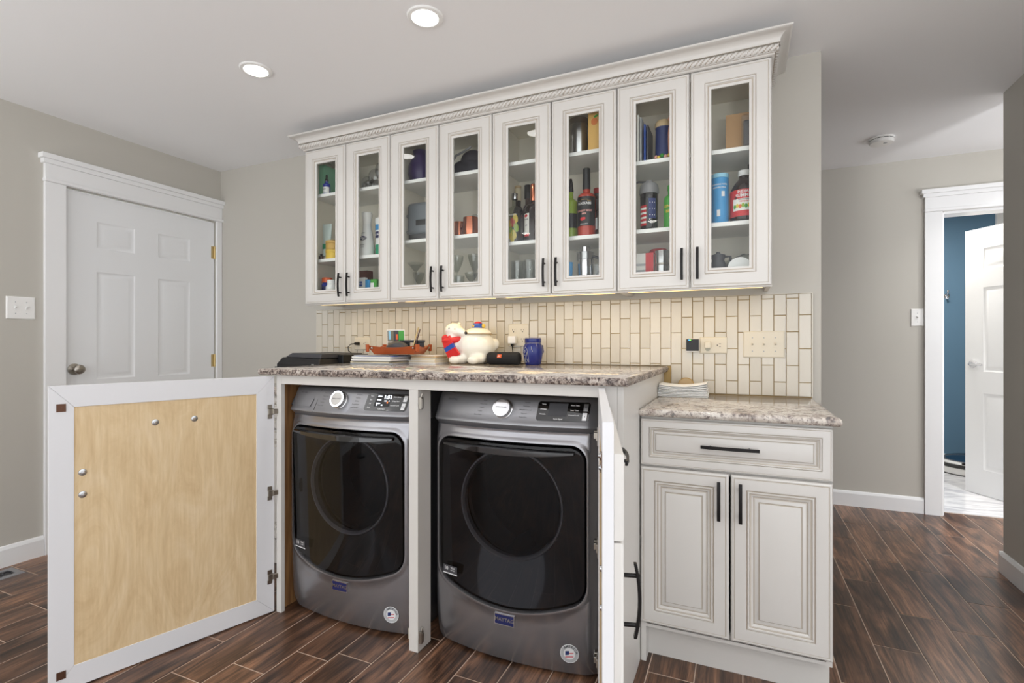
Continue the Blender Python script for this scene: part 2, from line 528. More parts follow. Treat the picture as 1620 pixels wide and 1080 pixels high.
tag(box('baseboard_bathroom', 'trim', None, .6, 2.19, YB2 - .014, YB2, .005, .10), kind='structure')

# baseboards with an eased top
def baseboard(name, p0, p1, n, parent=None):
    """n: unit normal into the room"""
    h, d = .108, .015
    prof = [(0, 0), (d, 0), (d, h - .018), (d * .55, h - .004), (d * .3, h), (0, h)]
    mb = MB(); k = len(prof)
    vs = [(p[0] + n[0] * a, p[1] + n[1] * a, z) for p in (p0, p1) for a, z in prof]
    mb.add(vs, [tuple(range(k)), tuple(range(k, 2 * k))] + [(i, (i + 1) % k, k + (i + 1) % k, k + i) for i in range(k)])
    return tag(mb.build(name, 'trim'), kind='structure')
baseboard('baseboard_left', (XL, YR), (XL, -1.046), (1, 0))
baseboard('baseboard_far', (XL + .02, YH), (DX0 - .099, YH), (0, -1))
baseboard('baseboard_right', (XR, -1.0), (XR, .80), (-1, 0))
baseboard('baseboard_end', (XR - .015, .80), (XR + .13, .80), (0, 1))
baseboard('baseboard_back', (XL + .03, 0), (-2.53, 0), (0, -1))

# craftsman door casing, built along x (0..w = opening) facing -y, then placed
def casing(name, w, right_board, M, cap_r=None):
    r = bpy.data.objects.new(name, None); C.objects.link(r); tag(r, kind='structure'); r.matrix_world = M
    cw = .096
    box('side_board', 'trim', r, -cw, 0, -.02, 0, 0, DH + .006, .0015)
    box('side_board', 'trim', r, w, w + right_board, -.02, 0, 0, DH + .006, .0015)
    rr = w + right_board
    box('head_bead', 'trim', r, -cw - .004, rr + .012, -.032, 0, DH + .006, DH + .026, .004)
    box('head_board', 'trim', r, -cw, rr, -.022, 0, DH + .026, DH + .104, .001)
    box('head_step', 'trim', r, -cw - .012, rr + .012, -.034, 0, DH + .104, DH + .128, .001)
    box('head_cap', 'trim', r, -cw - .024, rr + .024, -.048, 0, DH + .128, DH + .155, .002)
    mb = MB().box(-.0, .016, 0, .12, 0, DH).box(w - .016, w, 0, .12, 0, DH).box(0, w, 0, .12, DH - .016, DH)
    return r
# left wall: local +x runs along world +y, local -y points into the room (+X)
casing('trim_1', D1b - D1a, .038, Matrix.Translation((XL, D1a, 0)) @ Matrix.Rotation(PI / 2, 4, 'Z'))
casing('trim_2', DX1 - DX0, .096, Matrix.Translation((DX0, YH, 0)))
box('jamb', 'trim', bpy.data.objects['trim_2'], -.004, .012, 0, .12, 0, DH); box('jamb', 'trim', bpy.data.objects['trim_2'], .012, DX1 - DX0, 0, .12, DH - .012, DH + .004)
box('jamb', 'trim', bpy.data.objects['trim_2'], DX1 - DX0 - .012, DX1 - DX0 + .004, 0, .12, 0, DH - .012)

# six-panel door: slab along +x from the hinge-less edge, front -y
def six_panel(name, w, M, both=False):
    r = bpy.data.objects.new(name, None); C.objects.link(r); tag(r, kind='structure'); r.matrix_world = M
    h, th = DH - .012, .036
    s1, pw, mu = .162 * w / .908, .212 * w / .908, .142 * w / .908
    xs = [(s1, s1 + pw), (s1 + pw + mu, s1 + 2 * pw + mu)]
    zs = [(.20, .78), (.945, 1.582), (1.722, 1.878)]
    z0 = .008
    d = .006
    core = MB().box(0, w, d, th - d, z0, z0 + h)
    core.build('slab', 'door_white', r)
    def face(y, sgn):
        st = MB()
        xc = [0, xs[0][0], xs[0][1], xs[1][0], xs[1][1], w]
        zc = [z0] + [q for a in zs for q in a] + [z0 + h]
        y0, y1 = (y, y + d) if sgn > 0 else (y - d, y)
        for i in range(5):
            for j in range(7):
                if i in (1, 3) and j in (1, 3, 5): continue
                st.box(xc[i], xc[i + 1], y0, y1, zc[j], zc[j + 1])
        st.build('stiles_and_rails', 'door_white', r)
        for a, b in xs:
            for c, e in zs:
                p = MB(); q = lambda v: y + sgn * v
                p.frame(a, b, c, e, [(0, q(0)), (.006, q(.004)), (.012, q(.0058)), (.022, q(.0058)), (.034, q(.002)), (.04, q(.0015))], None, True)
                p.build('panel', 'door_white', r, 30)
    face(0, 1)
    if both: face(th, -1)
    return r
d1 = six_panel('door_1', D1b - D1a - .006, Matrix.Translation((XL - .012, D1a + .003, 0)) @ Matrix.Rotation(PI / 2, 4, 'Z'))
kn = MB().lathe([(0, 0), (.032, 0), (.032, .006), (.014, .010), (.011, .030), (.020, .038), (.0275, .052), (.026, .062), (.018, .068), (0, .069)], 24)
kn.xf(Matrix.Translation((.048, 0, 1.008)) @ Matrix.Rotation(PI / 2, 4, 'X'))
kn.build('door_knob', 'nickel', d1, 40)
for z in (1.816, 1.034, .25):
    hb = MB().lathe([(0, z - .045), (.006, z - .045), (.006, z + .045), (0, z + .045)], 10, .905, -.006).box(.880, .903, -.0015, 0, z - .044, z + .044)
    hb.build('hinge', 'brass', d1, 40)
a_ = math.atan2(2.549 - (YH + .11), 1.625 - 2.004)
d2 = six_panel('door_2', .778, Matrix.Translation((2.004 + .778 * math.cos(a_), YH + .11 + .778 * math.sin(a_), 0)) @ Matrix.Rotation(a_ + PI, 4, 'Z'), True)
kb = MB().lathe([(0, 0), (.030, 0), (.030, .006), (.013, .010), (.011, .034), (.0, .036)], 20)
kb.xf(Matrix.Translation((.062, 0, 1.0)) @ Matrix.Rotation(PI / 2, 4, 'X'))
kb.tube([(.062, -.034, 1.0), (.085, -.04, 1.0), (.12, -.042, .998), (.165, -.04, .995)], [.010, .010, .008, .007], 10)
kb.build('door_lever', 'chrome', d2, 40)

# ------------------------------------------------------------------ backsplash tiles on the back wall
bs = MB().box(-2.53, .2935, -.006, 0, .90, 1.3725).build('grout_bed', 'grout', wb)
TP, TH0 = .0487, .1475
tcache = {}
def tile_at(xa, xb, za, zb):
    key = (round(xb - xa, 4), round(zb - za, 4))
    if key not in tcache:
        w, h = key
        mb = MB().frame(0, w, 0, h, [(0, 0), (0, -.0045), (.0008, -.006), (.002, -.0066)], None, True)
        o = mb.build('tile', 'tile', wb); tcache[key] = o.data
    else:
        o = bpy.data.objects.new('tile', tcache[key]); C.objects.link(o); o.parent = wb
    o.location = (xa, -.0055, za)
for i in range(58):
    xb = .2905 - TP * i; xa = xb - TP
    if xa < -2.535: break
    xm = (xa + xb) / 2
    zlow = 1.0465 if -1.93 < xm < -.305 else .921
    z = 1.2785 if i % 2 == 0 else 1.3525
    g = .0013
    zs = [1.372, z]
    while zs[-1] - TH0 > zlow: zs.append(zs[-1] - TH0)
    zs.append(zlow)
    for a, b in zip(zs[:-1], zs[1:]):
        if a - b > .006: tile_at(xa + g, xb - g, b + g, a - g)
for nm, args in (('tile_edge', (.2905, .2955, -.012, 0, .921, 1.3745)), ('tile_edge', (-2.5345, -2.530, -.012, 0, .921, 1.3745)), ('tile_edge', (-2.53, .2905, -.0115, 0, 1.372, 1.3745))):
    box(nm, 'tile', wb, *args)

# ------------------------------------------------------------------ wall cabinets
UL, UW, UZ0, UZ1 = -2.3245, .6118, 1.384, 2.281
UYF = -.29                                             # carcass front, doors in front of it
FR = [(0, 0), (0, -.013), (.003, -.018), (.0065, -.0195), (.0095, -.0195), (.0105, -.0182), (.0125, -.0182), (.0135, -.0195), (.034, -.0212), (.054, -.0195), (.0555, -.0165), (.0575, -.0165), (.059, -.0195),
      (.064, -.0195), (.066, -.0155), (.068, -.0155), (.071, -.015), (.076, -.0105), (.080, -.0095), (.080, 0)]
FM = ['cream'] * (len(FR) - 1)
for i in (5, 6, 10, 14): FM[i] = 'glaze_light'
FM[10] = 'glaze'; FM[6] = 'glaze'; FM[15] = 'glaze'
def bar_handle(name, L, parent, M, bow=.006, sec=.005):
    """flat arched pull along z, standing off toward -y"""
    mb = MB()
    n = 10; rings = []
    for i in range(n + 1):
        u = -1 + 2 * i / n
        y = -.026 - bow * (1 - u * u) + bow * .3
        z = u * L / 2
        hw = sec * 1.1
        rings.append([(-hw, y, z), (hw, y, z), (hw, y + .006, z), (-hw, y + .006, z)])
    mb.rings(rings, None, True, True)
    for s in (-1, 1):
        mb.tube([(0, 0, s * L * .33), (0, -.024 - bow * .6, s * L * .33)], .0042, 8)
    mb.xf(M)
    return mb.build(name, 'handle', parent, 50, .0012)
SHELF = [(1.643, 2.025), (1.704, 2.026), (1.645, 2.035), (1.648, 1.950)]
CAB_LABEL = ['white glass-door wall cabinet at the far left end with pill bottles and cleaners', 'white glass-door wall cabinet with copper mugs and a grey appliance inside',
             'white glass-door wall cabinet with liquor bottles and a red cocktail mix inside', 'white glass-door wall cabinet at the right end with a large juice bottle inside']
for c in range(4):
    x0 = UL + UW * c; x1 = x0 + UW - .0008
    cab = thing('wall_cabinet', CAB_LABEL[c], 'cabinet', (x0, 0, UZ0), 0, 'glass-door wall cabinets in a row')
    iv = inv_of(cab)
    th = .016
    for nm, a in (('side_panel', (x0, x0 + th, UYF, -.002, UZ0 + .004, UZ1 + .02)), ('side_panel', (x1 - th, x1, UYF, -.002, UZ0 + .004, UZ1 + .02)),
                  ('top_panel', (x0 + th, x1 - th, UYF + .002, -.004, UZ1 - .02, UZ1 - .004)), ('bottom_panel', (x0 + th, x1 - th, UYF + .002, -.004, UZ0 + .02, UZ0 + .036)),
                  ('back_panel', (x0 + th, x1 - th, -.010, -.003, UZ0 + .036, UZ1 - .02))):
        mt = 'interior' if nm in ('top_panel', 'back_panel') else 'cream'
        box(nm, mt, cab, *a, inv=iv)
    for a in ((x0 + th, x0 + th + .001, UYF + .03, -.011, UZ0 + .037, UZ1 - .021), (x1 - th - .001, x1 - th, UYF + .03, -.011, UZ0 + .037, UZ1 - .021)):
        box('side_lining', 'interior', cab, *a, inv=iv)
    mb = MB()
    mb.box(x0, x1, UYF - .0005, UYF + .018, UZ0 + .004, UZ0 + .030).box(x0, x1, UYF - .0005, UYF + .018, UZ1 - .03, UZ1 + .02)
    mb.box(x0, x0 + .03, UYF - .0005, UYF + .018, UZ0 + .03, UZ1 - .03).box(x1 - .03, x1, UYF - .0005, UYF + .018, UZ0 + .03, UZ1 - .03)
    mb.build('face_frame', 'cream', cab, inv=iv)
    for z in SHELF[c]:
        sh = MB().box(x0 + th + .002, x1 - th - .002, UYF + .024, -.011, z - .009, z + .009, 'shelf')
        sh.build('shelf', 'shelf', cab, None, .001, inv=iv)
    for x in (x0 + th + .003, x1 - th - .003):          # shelf-pin holes seen through the first pane of each cabinet
        pin = MB()
        for z in [UZ0 + .12 + .032 * q for q in range(22)]:
            pin.lathe([(0, 0), (.0025, 0), (.0025, .001), (0, .001)], 6)
            pin.v[-24:] = [(x + (qz if x < (x0 + x1) / 2 else -qz) - .0005, qx - .24, z + qy) for qx, qy, qz in pin.v[-24:]]
        tag(pin.build('pin_holes', 'print_grey', cab, inv=iv), kind='stuff')
    mid = (x0 + x1) / 2
    for s, (a, b) in enumerate(((x0 + .0015, mid - .0025), (mid + .0025, x1 - .0015))):
        d = MB(); d.frame(a, b, UZ0, UZ1 - .002, FR, FM)
        door = d.build('door', None, cab, 35, inv=iv); door.location = (0, UYF - .0015, 0)
        door['label'] = 'white glazed door with a mitred moulded frame'
        box('glass_pane', 'pane', door, a + .078, b - .078, -.0075, -.0045, UZ0 + .077, UZ1 - .079)
        hx = b - .028 if s == 0 else a + .028
        bar_handle('handle', .132, door, Matrix.Translation((hx, -.0195, 1.484)))
    for zc, dz in ((UZ0 + .012, 0),):
        box('light_rail', 'cream', cab, x0, x1, UYF - .012, UYF + .004, UZ0 - .006, UZ0 + .004, .002, inv=iv)
# crown moulding with rope insert, returned to the wall at both ends
cr = thing('crown_moulding', 'cream crown moulding with twisted rope trim running above the wall cabinets', 'moulding', ((UL + .12) / 2, -.15, UZ1))
iv = inv_of(cr)
XA, XB = UL, UL + 4 * UW
def crown_sweep(prof, name, mts=None):
    mb = MB(); rings = []
    for p, z in prof:
        rings.append([(XA - p, -.0015, z), (XA - p, UYF - .018 - p, z), (XB + p, UYF - .018 - p, z), (XB + p, -.0015, z)])
    for j in range(len(rings) - 1):
        a, b = rings[j], rings[j + 1]
        mb.add(a + b, [(i, i + 1, i + 5, i + 4) for i in range(3)], mts[j] if mts else None)
    # end caps against the wall and the flat top
    n = len(rings)
    mb.add([r[0] for r in rings] , [tuple(range(n))]); mb.add([r[3] for r in rings], [tuple(range(n))])
    top = rings[-1]; low = rings[0]
    mb.add([top[0], top[1], top[2], top[3]], [(0, 1, 2, 3)])
    return mb.build(name, 'cream', cr, 30, inv=iv)
cv = []
for i in range(9):
    t_ = i / 8
    cv.append((.026 + .032 * (1 - math.cos(t_ * PI / 2)), 2.3235 + .026 * math.sin(t_ * PI / 2)))
crown_sweep([(-.002, 2.280), (.004, 2.281), (.008, 2.284), (.008, 2.2895), (.012, 2.2895), (.012, 2.319), (.026, 2.319), (.026, 2.3235)] + cv[1:] + [(.062, 2.350), (.067, 2.353), (.067, 2.3595), (-.01, 2.3595)], 'crown',
            ['cream'] * 3 + ['glaze'] + ['cream'] * 1 + ['glaze_light'] + ['cream'] * 14)
def rope(p0, p1, nrm, name):
    p0, p1 = Vector(p0), Vector(p1); L = (p1 - p0).length; d = (p1 - p0).normalized()
    u = Vector(nrm); w = Vector((0, 0, 1)); N = max(8, int(L / .0026)); K = 12
    rings = []
    for i in range(N + 1):
        q = p0 + d * (L * i / N); ring = []
        for k in range(K):
            th = 2 * PI * k / K
            lobe = abs(math.cos(1.5 * th - 2 * PI * (L * i / N) / .042)) ** .6
            r = .0072 + .0070 * lobe
            ring.append(q + u * (r * math.cos(th)) + w * (r * math.sin(th)))
        rings.append(ring)
    mb = MB(); n = len(rings)
    vs = [q for r in rings for q in r]
    fs = [(i * K + k, i * K + (k + 1) % K, (i + 1) * K + (k + 1) % K, (i + 1) * K + k) for i in range(n - 1) for k in range(K)]
    mb.add(vs, fs); mb.mats = ['cream', 'glaze']
    lobes = lambda i, k: abs(math.cos(1.5 * 2 * PI * (k + .5) / K - 2 * PI * (L * (i + .5) / N) / .042))
    mb.m = [1 if lobes(i, k) < .30 else 0 for i in range(n - 1) for k in range(K)]
    return mb.build(name, None, cr, 60, inv=iv)
yr_ = UYF - .018 - .013
rope((XA - .022, yr_, 2.3045), (XB + .022, yr_, 2.3045), (0, -1, 0), 'rope_trim')
rope((XB + .013, yr_ - .008, 2.3045), (XB + .013, -.004, 2.3045), (1, 0, 0), 'rope_trim')
rope((XA - .013, -.004, 2.3045), (XA - .013, yr_ - .008, 2.3045), (-1, 0, 0), 'rope_trim')

# under-cabinet light bars
for c in range(4):
    x0 = UL + UW * c
    lb = thing('light_bar', ['warm light bar under the leftmost wall cabinet', 'warm light bar under the wall cabinet with copper mugs', 'warm light bar under the liquor bottle cabinet', 'warm light bar under the rightmost wall cabinet'][c],
               'light', (x0 + UW / 2, -.215, 1.39), 0, 'under-cabinet light bars')
    MB().box(-.285, .285, -.02, .02, -.001, .0135).build('housing', 'white_plastic', lb, None, .002)
    MB().box(-.275, .275, -.014, .014, -.005, -.001).build('diffuser', 'strip_warm', lb)
    ld = bpy.data.lights.new('bar_light', 'AREA'); ld.shape = 'RECTANGLE'; ld.size = .55; ld.size_y = .03; ld.energy = STRIP_W; ld.color = (1.0, .71, .31)
    lo = bpy.data.objects.new('bar_light', ld); C.objects.link(lo); lo.parent = lb; lo.location = (0, 0, -.008)

# recessed ceiling downlights
def downlight(x, y, label, w=LAMP_W):
    r = thing('downlight', label, 'light', (x, y, ZC), 0, 'recessed ceiling downlights')
    MB().lathe([(.050, -.0045), (.052, -.007), (.066, -.006), (.070, -.002), (.070, .0), (.050, .0)], 32, cap=False).build('trim_ring', 'white', r, 40)
    MB().lathe([(0, -.014), (.02, -.0135), (.038, -.0105), (.048, -.006), (.051, -.001), (0, -.001)], 32).build('lens', 'lamp_white', r, 40)
    ld = bpy.data.lights.new('lamp', 'AREA'); ld.shape = 'DISK'; ld.size = .10; ld.energy = w; ld.color = (1.0, .99, .97); ld.spread = math.radians(130)
    lo = bpy.data.objects.new('lamp', ld); C.objects.link(lo); lo.parent = r; lo.location = (0, 0, -.016)
downlight(-2.03, -.883, 'lit recessed ceiling downlight nearer the white entry door')
downlight(-1.105, -.887, 'lit recessed ceiling downlight nearer the crown moulding')
downlight(-.18, -.885, 'lit recessed ceiling downlight over the right laundry door')
downlight(.745, -.885, 'lit recessed ceiling downlight at the passage into the hall')
downlight(-2.2, -3.4, 'lit recessed ceiling downlight far back beside the left wall')
downlight(-.8, -3.4, 'lit recessed ceiling downlight far back in the middle of the room')
downlight(.5, -3.4, 'lit recessed ceiling downlight far back at the right of the room')
downlight(1.95, 1.25, 'lit recessed ceiling downlight in the hall', HALL_W)
# added unseen fill lights, shaped as floor lamps, put in to brighten the ceiling
def fill_uplight(x, y, label):
    r = thing('added_fill_light', label, 'lamp', (x, y, .001), 0, 'added ceiling fill lights')
    MB().lathe([(0, 0), (.14, 0), (.14, .012), (.02, .022), (0, .022)], 28).build('base', 'black', r, 40)
    MB().lathe([(.011, .02), (.011, .94)], 14).build('pole', 'black', r, 40)
    MB().lathe([(.02, .94), (.10, .97), (.17, 1.03), (.19, 1.07), (.186, 1.07), (.166, 1.034), (.098, .976), (.0, .95)], 32, cap=False).build('bowl', 'black', r, 40)
    MB().lathe([(0, 1.02), (.150, 1.022), (.150, 1.026), (0, 1.028)], 32).build('diffuser', 'lamp_white', r, 40)
    ld = bpy.data.lights.new('ceiling_fill', 'AREA'); ld.shape = 'DISK'; ld.size = .34; ld.energy = FILL_W; ld.color = (.97, .985, 1.0)
    lo = bpy.data.objects.new('ceiling_fill', ld); C.objects.link(lo); lo.parent = r; lo.location = (0, 0, 1.08); lo.rotation_euler = (PI, 0, 0)
fill_uplight(-2.9, -3.6, 'added unseen fill light on a black stand far back beside the left wall')
fill_uplight(.75, -3.3, 'added unseen fill light on a black stand far back at the right')
fill_uplight(2.15, -.6, 'added unseen fill light on a black stand behind the right wall')
ld = bpy.data.lights.new('bath_light', 'AREA'); ld.shape = 'DISK'; ld.size = .3; ld.energy = BATH_W; ld.color = (1.0, .95, .88)
bl = thing('flush_light', 'round flush ceiling light inside the blue bathroom', 'light', (1.5, 2.6, ZC))
MB().lathe([(0, -.06), (.08, -.058), (.14, -.04), (.16, -.012), (.165, 0), (0, 0)], 32).build('shade', 'lamp_white', bl, 60)
lo = bpy.data.objects.new('bath_light', ld); C.objects.link(lo); lo.parent = bl; lo.location = (0, 0, -.08)

# ------------------------------------------------------------------ granite worktops
def slab(name, outline, z0, z1, rough, label):
    P = [Vector((x, y)) for x, y in outline]
    pts, nrm = [], []
    n = len(P)
    for i in range(n):
        a, b = P[i], P[(i + 1) % n]
        d = (b - a); L = d.length; d = d.normalized(); nn = Vector((d.y, -d.x))
        pa, pb = (P[i] - P[i - 1]).normalized(), d
        k = max(1, int(L / (.011 if rough else .03)))
        for j in range(k):
            q = a + d * (L * j / k)
            if j == 0:
                m_ = (Vector((pa.y, -pa.x)) + nn)
                m_ = m_ / max(.3, m_.dot(nn)); nrm.append(m_)
            else: nrm.append(nn)
            pts.append(q)
    H = z1 - z0
    lv = ([(0, -.005), (.08, -.001), (.3, .0), (.5, .001), (.72, .0), (.9, -.001), (1.0, -.005)] if rough else
          [(0, -.006), (.1, -.001), (.35, .002), (.65, .002), (.88, -.001), (1.0, -.007)])
    rings = []
    for t_, o_ in lv:
        ring = []
        for q, m_ in zip(pts, nrm):
            j = random.uniform(-.0022, .0022) if rough and 0 < t_ < 1 else 0
            w = q + m_ * (o_ + j); ring.append((w.x, w.y, z0 + H * t_))
        rings.append(ring)
    mb = MB(); k = len(lv)
    mb.rings(rings, ['granite_edge' if rough else 'granite'] * (k - 1), False, False)
    mb.add(rings[0], [tuple(reversed(range(len(pts))))], 'granite'); mb.add(rings[-1], [tuple(range(len(pts)))], 'granite')
    o = mb.build(name, None, None, 50)
    return tag(o, label, 'worktop')
slab('granite_worktop', [(-1.889, -.988), (-.307, -.988), (-.307, -.0125), (-2.03, -.0125)], 1.0204, 1.0465, True, 'taller granite worktop with a rough chiselled edge over the washer and dryer')
slab('granite_worktop', [(-.324, -.690), (.293, -.690), (.293, -.0125), (-.324, -.0125)], .893, .920, False, 'lower polished granite worktop at the right over the small base cabinet')
slab('granite_worktop', [(-2.53, -.66), (-2.065, -.66), (-2.065, -.0125), (-2.53, -.0125)], .893, .920, False, 'lower granite worktop at the left carrying the black printer')

# ------------------------------------------------------------------ base cabinets with raised-panel fronts
def panel_prof(k=1.0):
    P = [(0, 0), (0, -.013), (.003, -.018), (.006, -.0195), (.0085, -.0195), (.0095, -.018), (.0115, -.018), (.0125, -.0195), (.030, -.0205), (.047, -.0195), (.0485, -.0158), (.0505, -.0158), (.052, -.0192), (.056, -.0192),
         (.0575, -.0150), (.0595, -.0150), (.063, -.0145), (.068, -.0105), (.069, -.0085), (.071, -.0085), (.074, -.0095), (.083, -.0135), (.0845, -.0120), (.0865, -.0120), (.088, -.0165), (.092, -.0175)]
    M = ['cream'] * (len(P) - 1)
    for i in (6, 10, 14, 18, 22): M[i] = 'glaze'
    for i in (5, 11, 15, 19, 23): M[i] = 'glaze_light'
    return [(a * k, b) for a, b in P], M + ['cream']
def panel_front(name, x0, x1, z0, z1, parent, inv, y, k=1.0, handle=None):
    P, M = panel_prof(k)
    mb = MB(); mb.frame(x0, x1, z0, z1, P, M, True)
    o = mb.build(name, None, parent, 35, inv=inv); o.location = (0, y, 0)
    return o
def base_cabinet(x0, x1, label, yf=-.660):
    c = thing('base_cabinet', label, 'cabinet', ((x0 + x1) / 2, -.3, 0)); iv = inv_of(c)
    box('side_panel', 'cream', c, x0, x0 + .018, yf, -.002, .0, .892, inv=iv)
    box('side_panel', 'cream', c, x1 - .018, x1 - .001, -.601, -.002, .0, .125, inv=iv)
    box('side_panel', 'cream', c, x1 - .018, x1 - .001, yf, -.002, .125, .892, inv=iv)
    box('toe_kick', 'cream', c, x0 + .018, x1 - .018, -.602, -.585, .0, .14, inv=iv)
    box('bottom_panel', 'cream', c, x0 + .018, x1 - .018, yf + .02, -.002, .14, .158, inv=iv)
    for za, zb in ((.862, .892), (.700, .728), (.128, .139)):
        box('cross_rail', 'cream', c, x0 + .018, x1 - .018, yf, yf + .018, za, zb, inv=iv)
    dr = panel_front('drawer', x0 + .001, x1 - .0015, .7175, .8835, c, iv, yf - .0005, .62)
    xm = (x0 + x1) / 2
    bar_handle('handle', .182, dr, Matrix.Translation((xm - .002, -.019, .8005)) @ Matrix.Rotation(PI / 2, 4, 'Y'), .004)
    for s, (a, b) in enumerate(((x0 + .001, xm - .0035), (xm + .0015, x1 - .0015))):
        d = panel_front('door', a, b, .150, .711, c, iv, yf - .0005)
        bar_handle('handle', .132, d, Matrix.Translation(((b - .032) if s == 0 else (a + .030), -.0195, .621)), .004)
    return c
base_cabinet(-.3235, .2745, 'cream base cabinet with one drawer and two raised-panel doors')
base_cabinet(-2.52, -2.06, 'cream base cabinet under the printer, behind the opened laundry door', -.63)

# ------------------------------------------------------------------ laundry cabinet around the machines
lc = thing('laundry_cabinet', 'white laundry cabinet with both doors swung open around the washer and dryer', 'cabinet', (-1.07, -.5, 0)); iv = inv_of(lc)
YF_ = -.956
box('side_panel', 'cream', lc, -.346, -.3265, YF_, -.0125, 0, 1.0195, .0008, inv=iv)
box('side_panel', 'raw_wood', lc, -1.832, -1.8135, YF_ + .02, -.0125, 0, 1.0195, inv=iv)
box('end_skin', 'cream', lc, -1.836, -1.8325, YF_ + .02, -.0125, 0, 1.0195, inv=iv)
box('stile', 'cream', lc, -1.8165, -1.789, YF_, YF_ + .02, 0, 1.0195, .001, inv=iv)
box('stile', 'cream', lc, -.405, -.3465, YF_, YF_ + .02, 0, 1.0195, .001, inv=iv)
box('top_rail', 'cream', lc, -1.789, -.405, YF_ + .001, YF_ + .02, .981, 1.0195, .001, inv=iv)
box('divider', 'cream', lc, -1.131, -1.091, YF_, -.869, 0, .981, .001, inv=iv)
box('back_panel', 'raw_wood', lc, -1.8125, -.3475, -.03, -.0125, 0, 1.0195, inv=iv)
for z, x in ((.930, -1.0905), (.055, -1.0905)):
    c_ = MB().box(x, x + .012, YF_ + .004, YF_ + .020, z - .022, z + .022).box(x + .012, x + .0145, YF_ + .006, YF_ + .018, z - .018, z + .018).tube([(x + .006, YF_ + .012, z + .022), (x + .008, YF_ + .016, z + .036)], .004, 8)
    c_.build('magnetic_catch', 'nickel', lc, None, .0008, inv=iv)
c_ = MB().box(-1.1425, -1.1315, YF_ + .012, YF_ + .030, .035, .075); c_.build('magnetic_catch', 'almond', lc, None, .001, inv=iv)

def laundry_door(A, ang, sgn, name_note):
    W_, Z0, Z1 = .722, .006, 1.014
    root = MB()
    q = lambda v: sgn * v
    def slabbox(mb, a, b, o0, o1, z0, z1):
        y0, y1 = sorted((q(o0), q(o1))); mb.box(a, b, y0, y1, z0, z1)
    # the plywood panel is the door itself; rails are its sub-parts
    slabbox(root, .068, W_ - .058, .003, .016, Z0 + .066, Z1 - .066)
    door = root.build('door', 'plywood', lc, inv=iv)
    door.location = (A[0], A[1], 0); door.rotation_euler = (0, 0, ang)
    door['label'] = name_note
    u0, u1, z0, z1 = .074, W_ - .064, Z0 + .073, Z1 - .073
    def mitre(poly):
        mb = MB(); y0, y1 = sorted((q(0), q(.02))); mb.prism(poly, 'y', y0, y1); mb.build('frame_rail', 'primer', door, None, .0007)
    e = .0003
    mitre([(e, Z1), (W_ - e, Z1), (u1, z1 + e), (u0, z1 + e)]); mitre([(e, Z0), (u0, z0 - e), (u1, z0 - e), (W_ - e, Z0)])
    mitre([(0, Z0 + e), (0, Z1 - e), (u0 - e, z1), (u0 - e, z0)]); mitre([(W_, Z0 + e), (u1 + e, z0), (u1 + e, z1), (W_, Z1 - e)])
    # overlay fronts on the outside
    for (za, zb, k) in ((.805, .958, .62), (.02, .801, 1.0)):
        P, M = panel_prof(k); mb = MB()
        mb.frame(.004, W_ - .003, za, zb, [(a, b * .9) for a, b in P], M, True)
        mb.warp(lambda x, y, z: (x, q(.0203 - y), z))
        mb.build('front_panel', None, door, 35)
    def out(mb_M): return mb_M
    flip = Matrix.Rotation(PI, 4, 'Z') if sgn > 0 else Matrix.Identity(4)
    bar_handle('handle', .135, door, Matrix.Translation((W_ - .035, q(.0385), .688)) @ flip, .008)
    bar_handle('handle', .16, door, Matrix.Translation((W_ / 2, q(.0385), .878)) @ flip @ Matrix.Rotation(PI / 2, 4, 'Y'), .008)
    # inside: hinges, screw washers, catch plates
    for z in (.863, .515, .158):
        h = MB()
        y0, y1 = sorted((q(0), q(-.0035)))
        h.box(.010, .030, y0, y1, z - .030, z - .012).box(.010, .030, y0, y1, z + .012, z + .030)
        y0, y1 = sorted((q(0), q(-.007))); h.box(.006, .028, y0, y1, z - .013, z + .013)
        y0, y1 = sorted((q(-.002), q(-.014))); h.box(-.012, .010, y0, y1, z - .010, z + .010)
        y0, y1 = sorted((q(.004), q(-.013))); h.box(-.030, -.010, y0, y1, z - .012, z + .012)
        h.build('hinge', 'nickel', door, None, .002)
    for u, z in ((.43, .864), (.303, .864), (.636, .719), (.636, .644)):
        s = MB().lathe([(0, .0), (.012, .0), (.011, .002), (.0055, .003), (.005, .006), (0, .0065)], 18)
        s.xf(Matrix.Translation((u, q(.003), z)) @ Matrix.Rotation(PI / 2 if sgn > 0 else -PI / 2, 4, 'X'))
        s.build('screw', 'steel', door, 40)
    for z in (.941, .061):
        p_ = MB(); y0, y1 = sorted((q(0), q(-.002))); p_.box(.679, .703, y0, y1, z - .013, z + .013)
        p_.lathe([(0, 0), (.0022, 0), (.0022, .0012), (0, .0012)], 8)
        p_.v[-32:] = [(.688 + a, q(-.002 - c), z + b) for a, b, c in p_.v[-32:]]
        p_.build('strike_plate', 'bronze', door)
    return door
laundry_door((-1.822, -.962), math.radians(-107.98), -1, 'open door, birch plywood inside a white mitred frame')
laundry_door((-.404, -.9685), math.radians(-75.1), 1, 'open door seen edge-on with a bow handle outside')

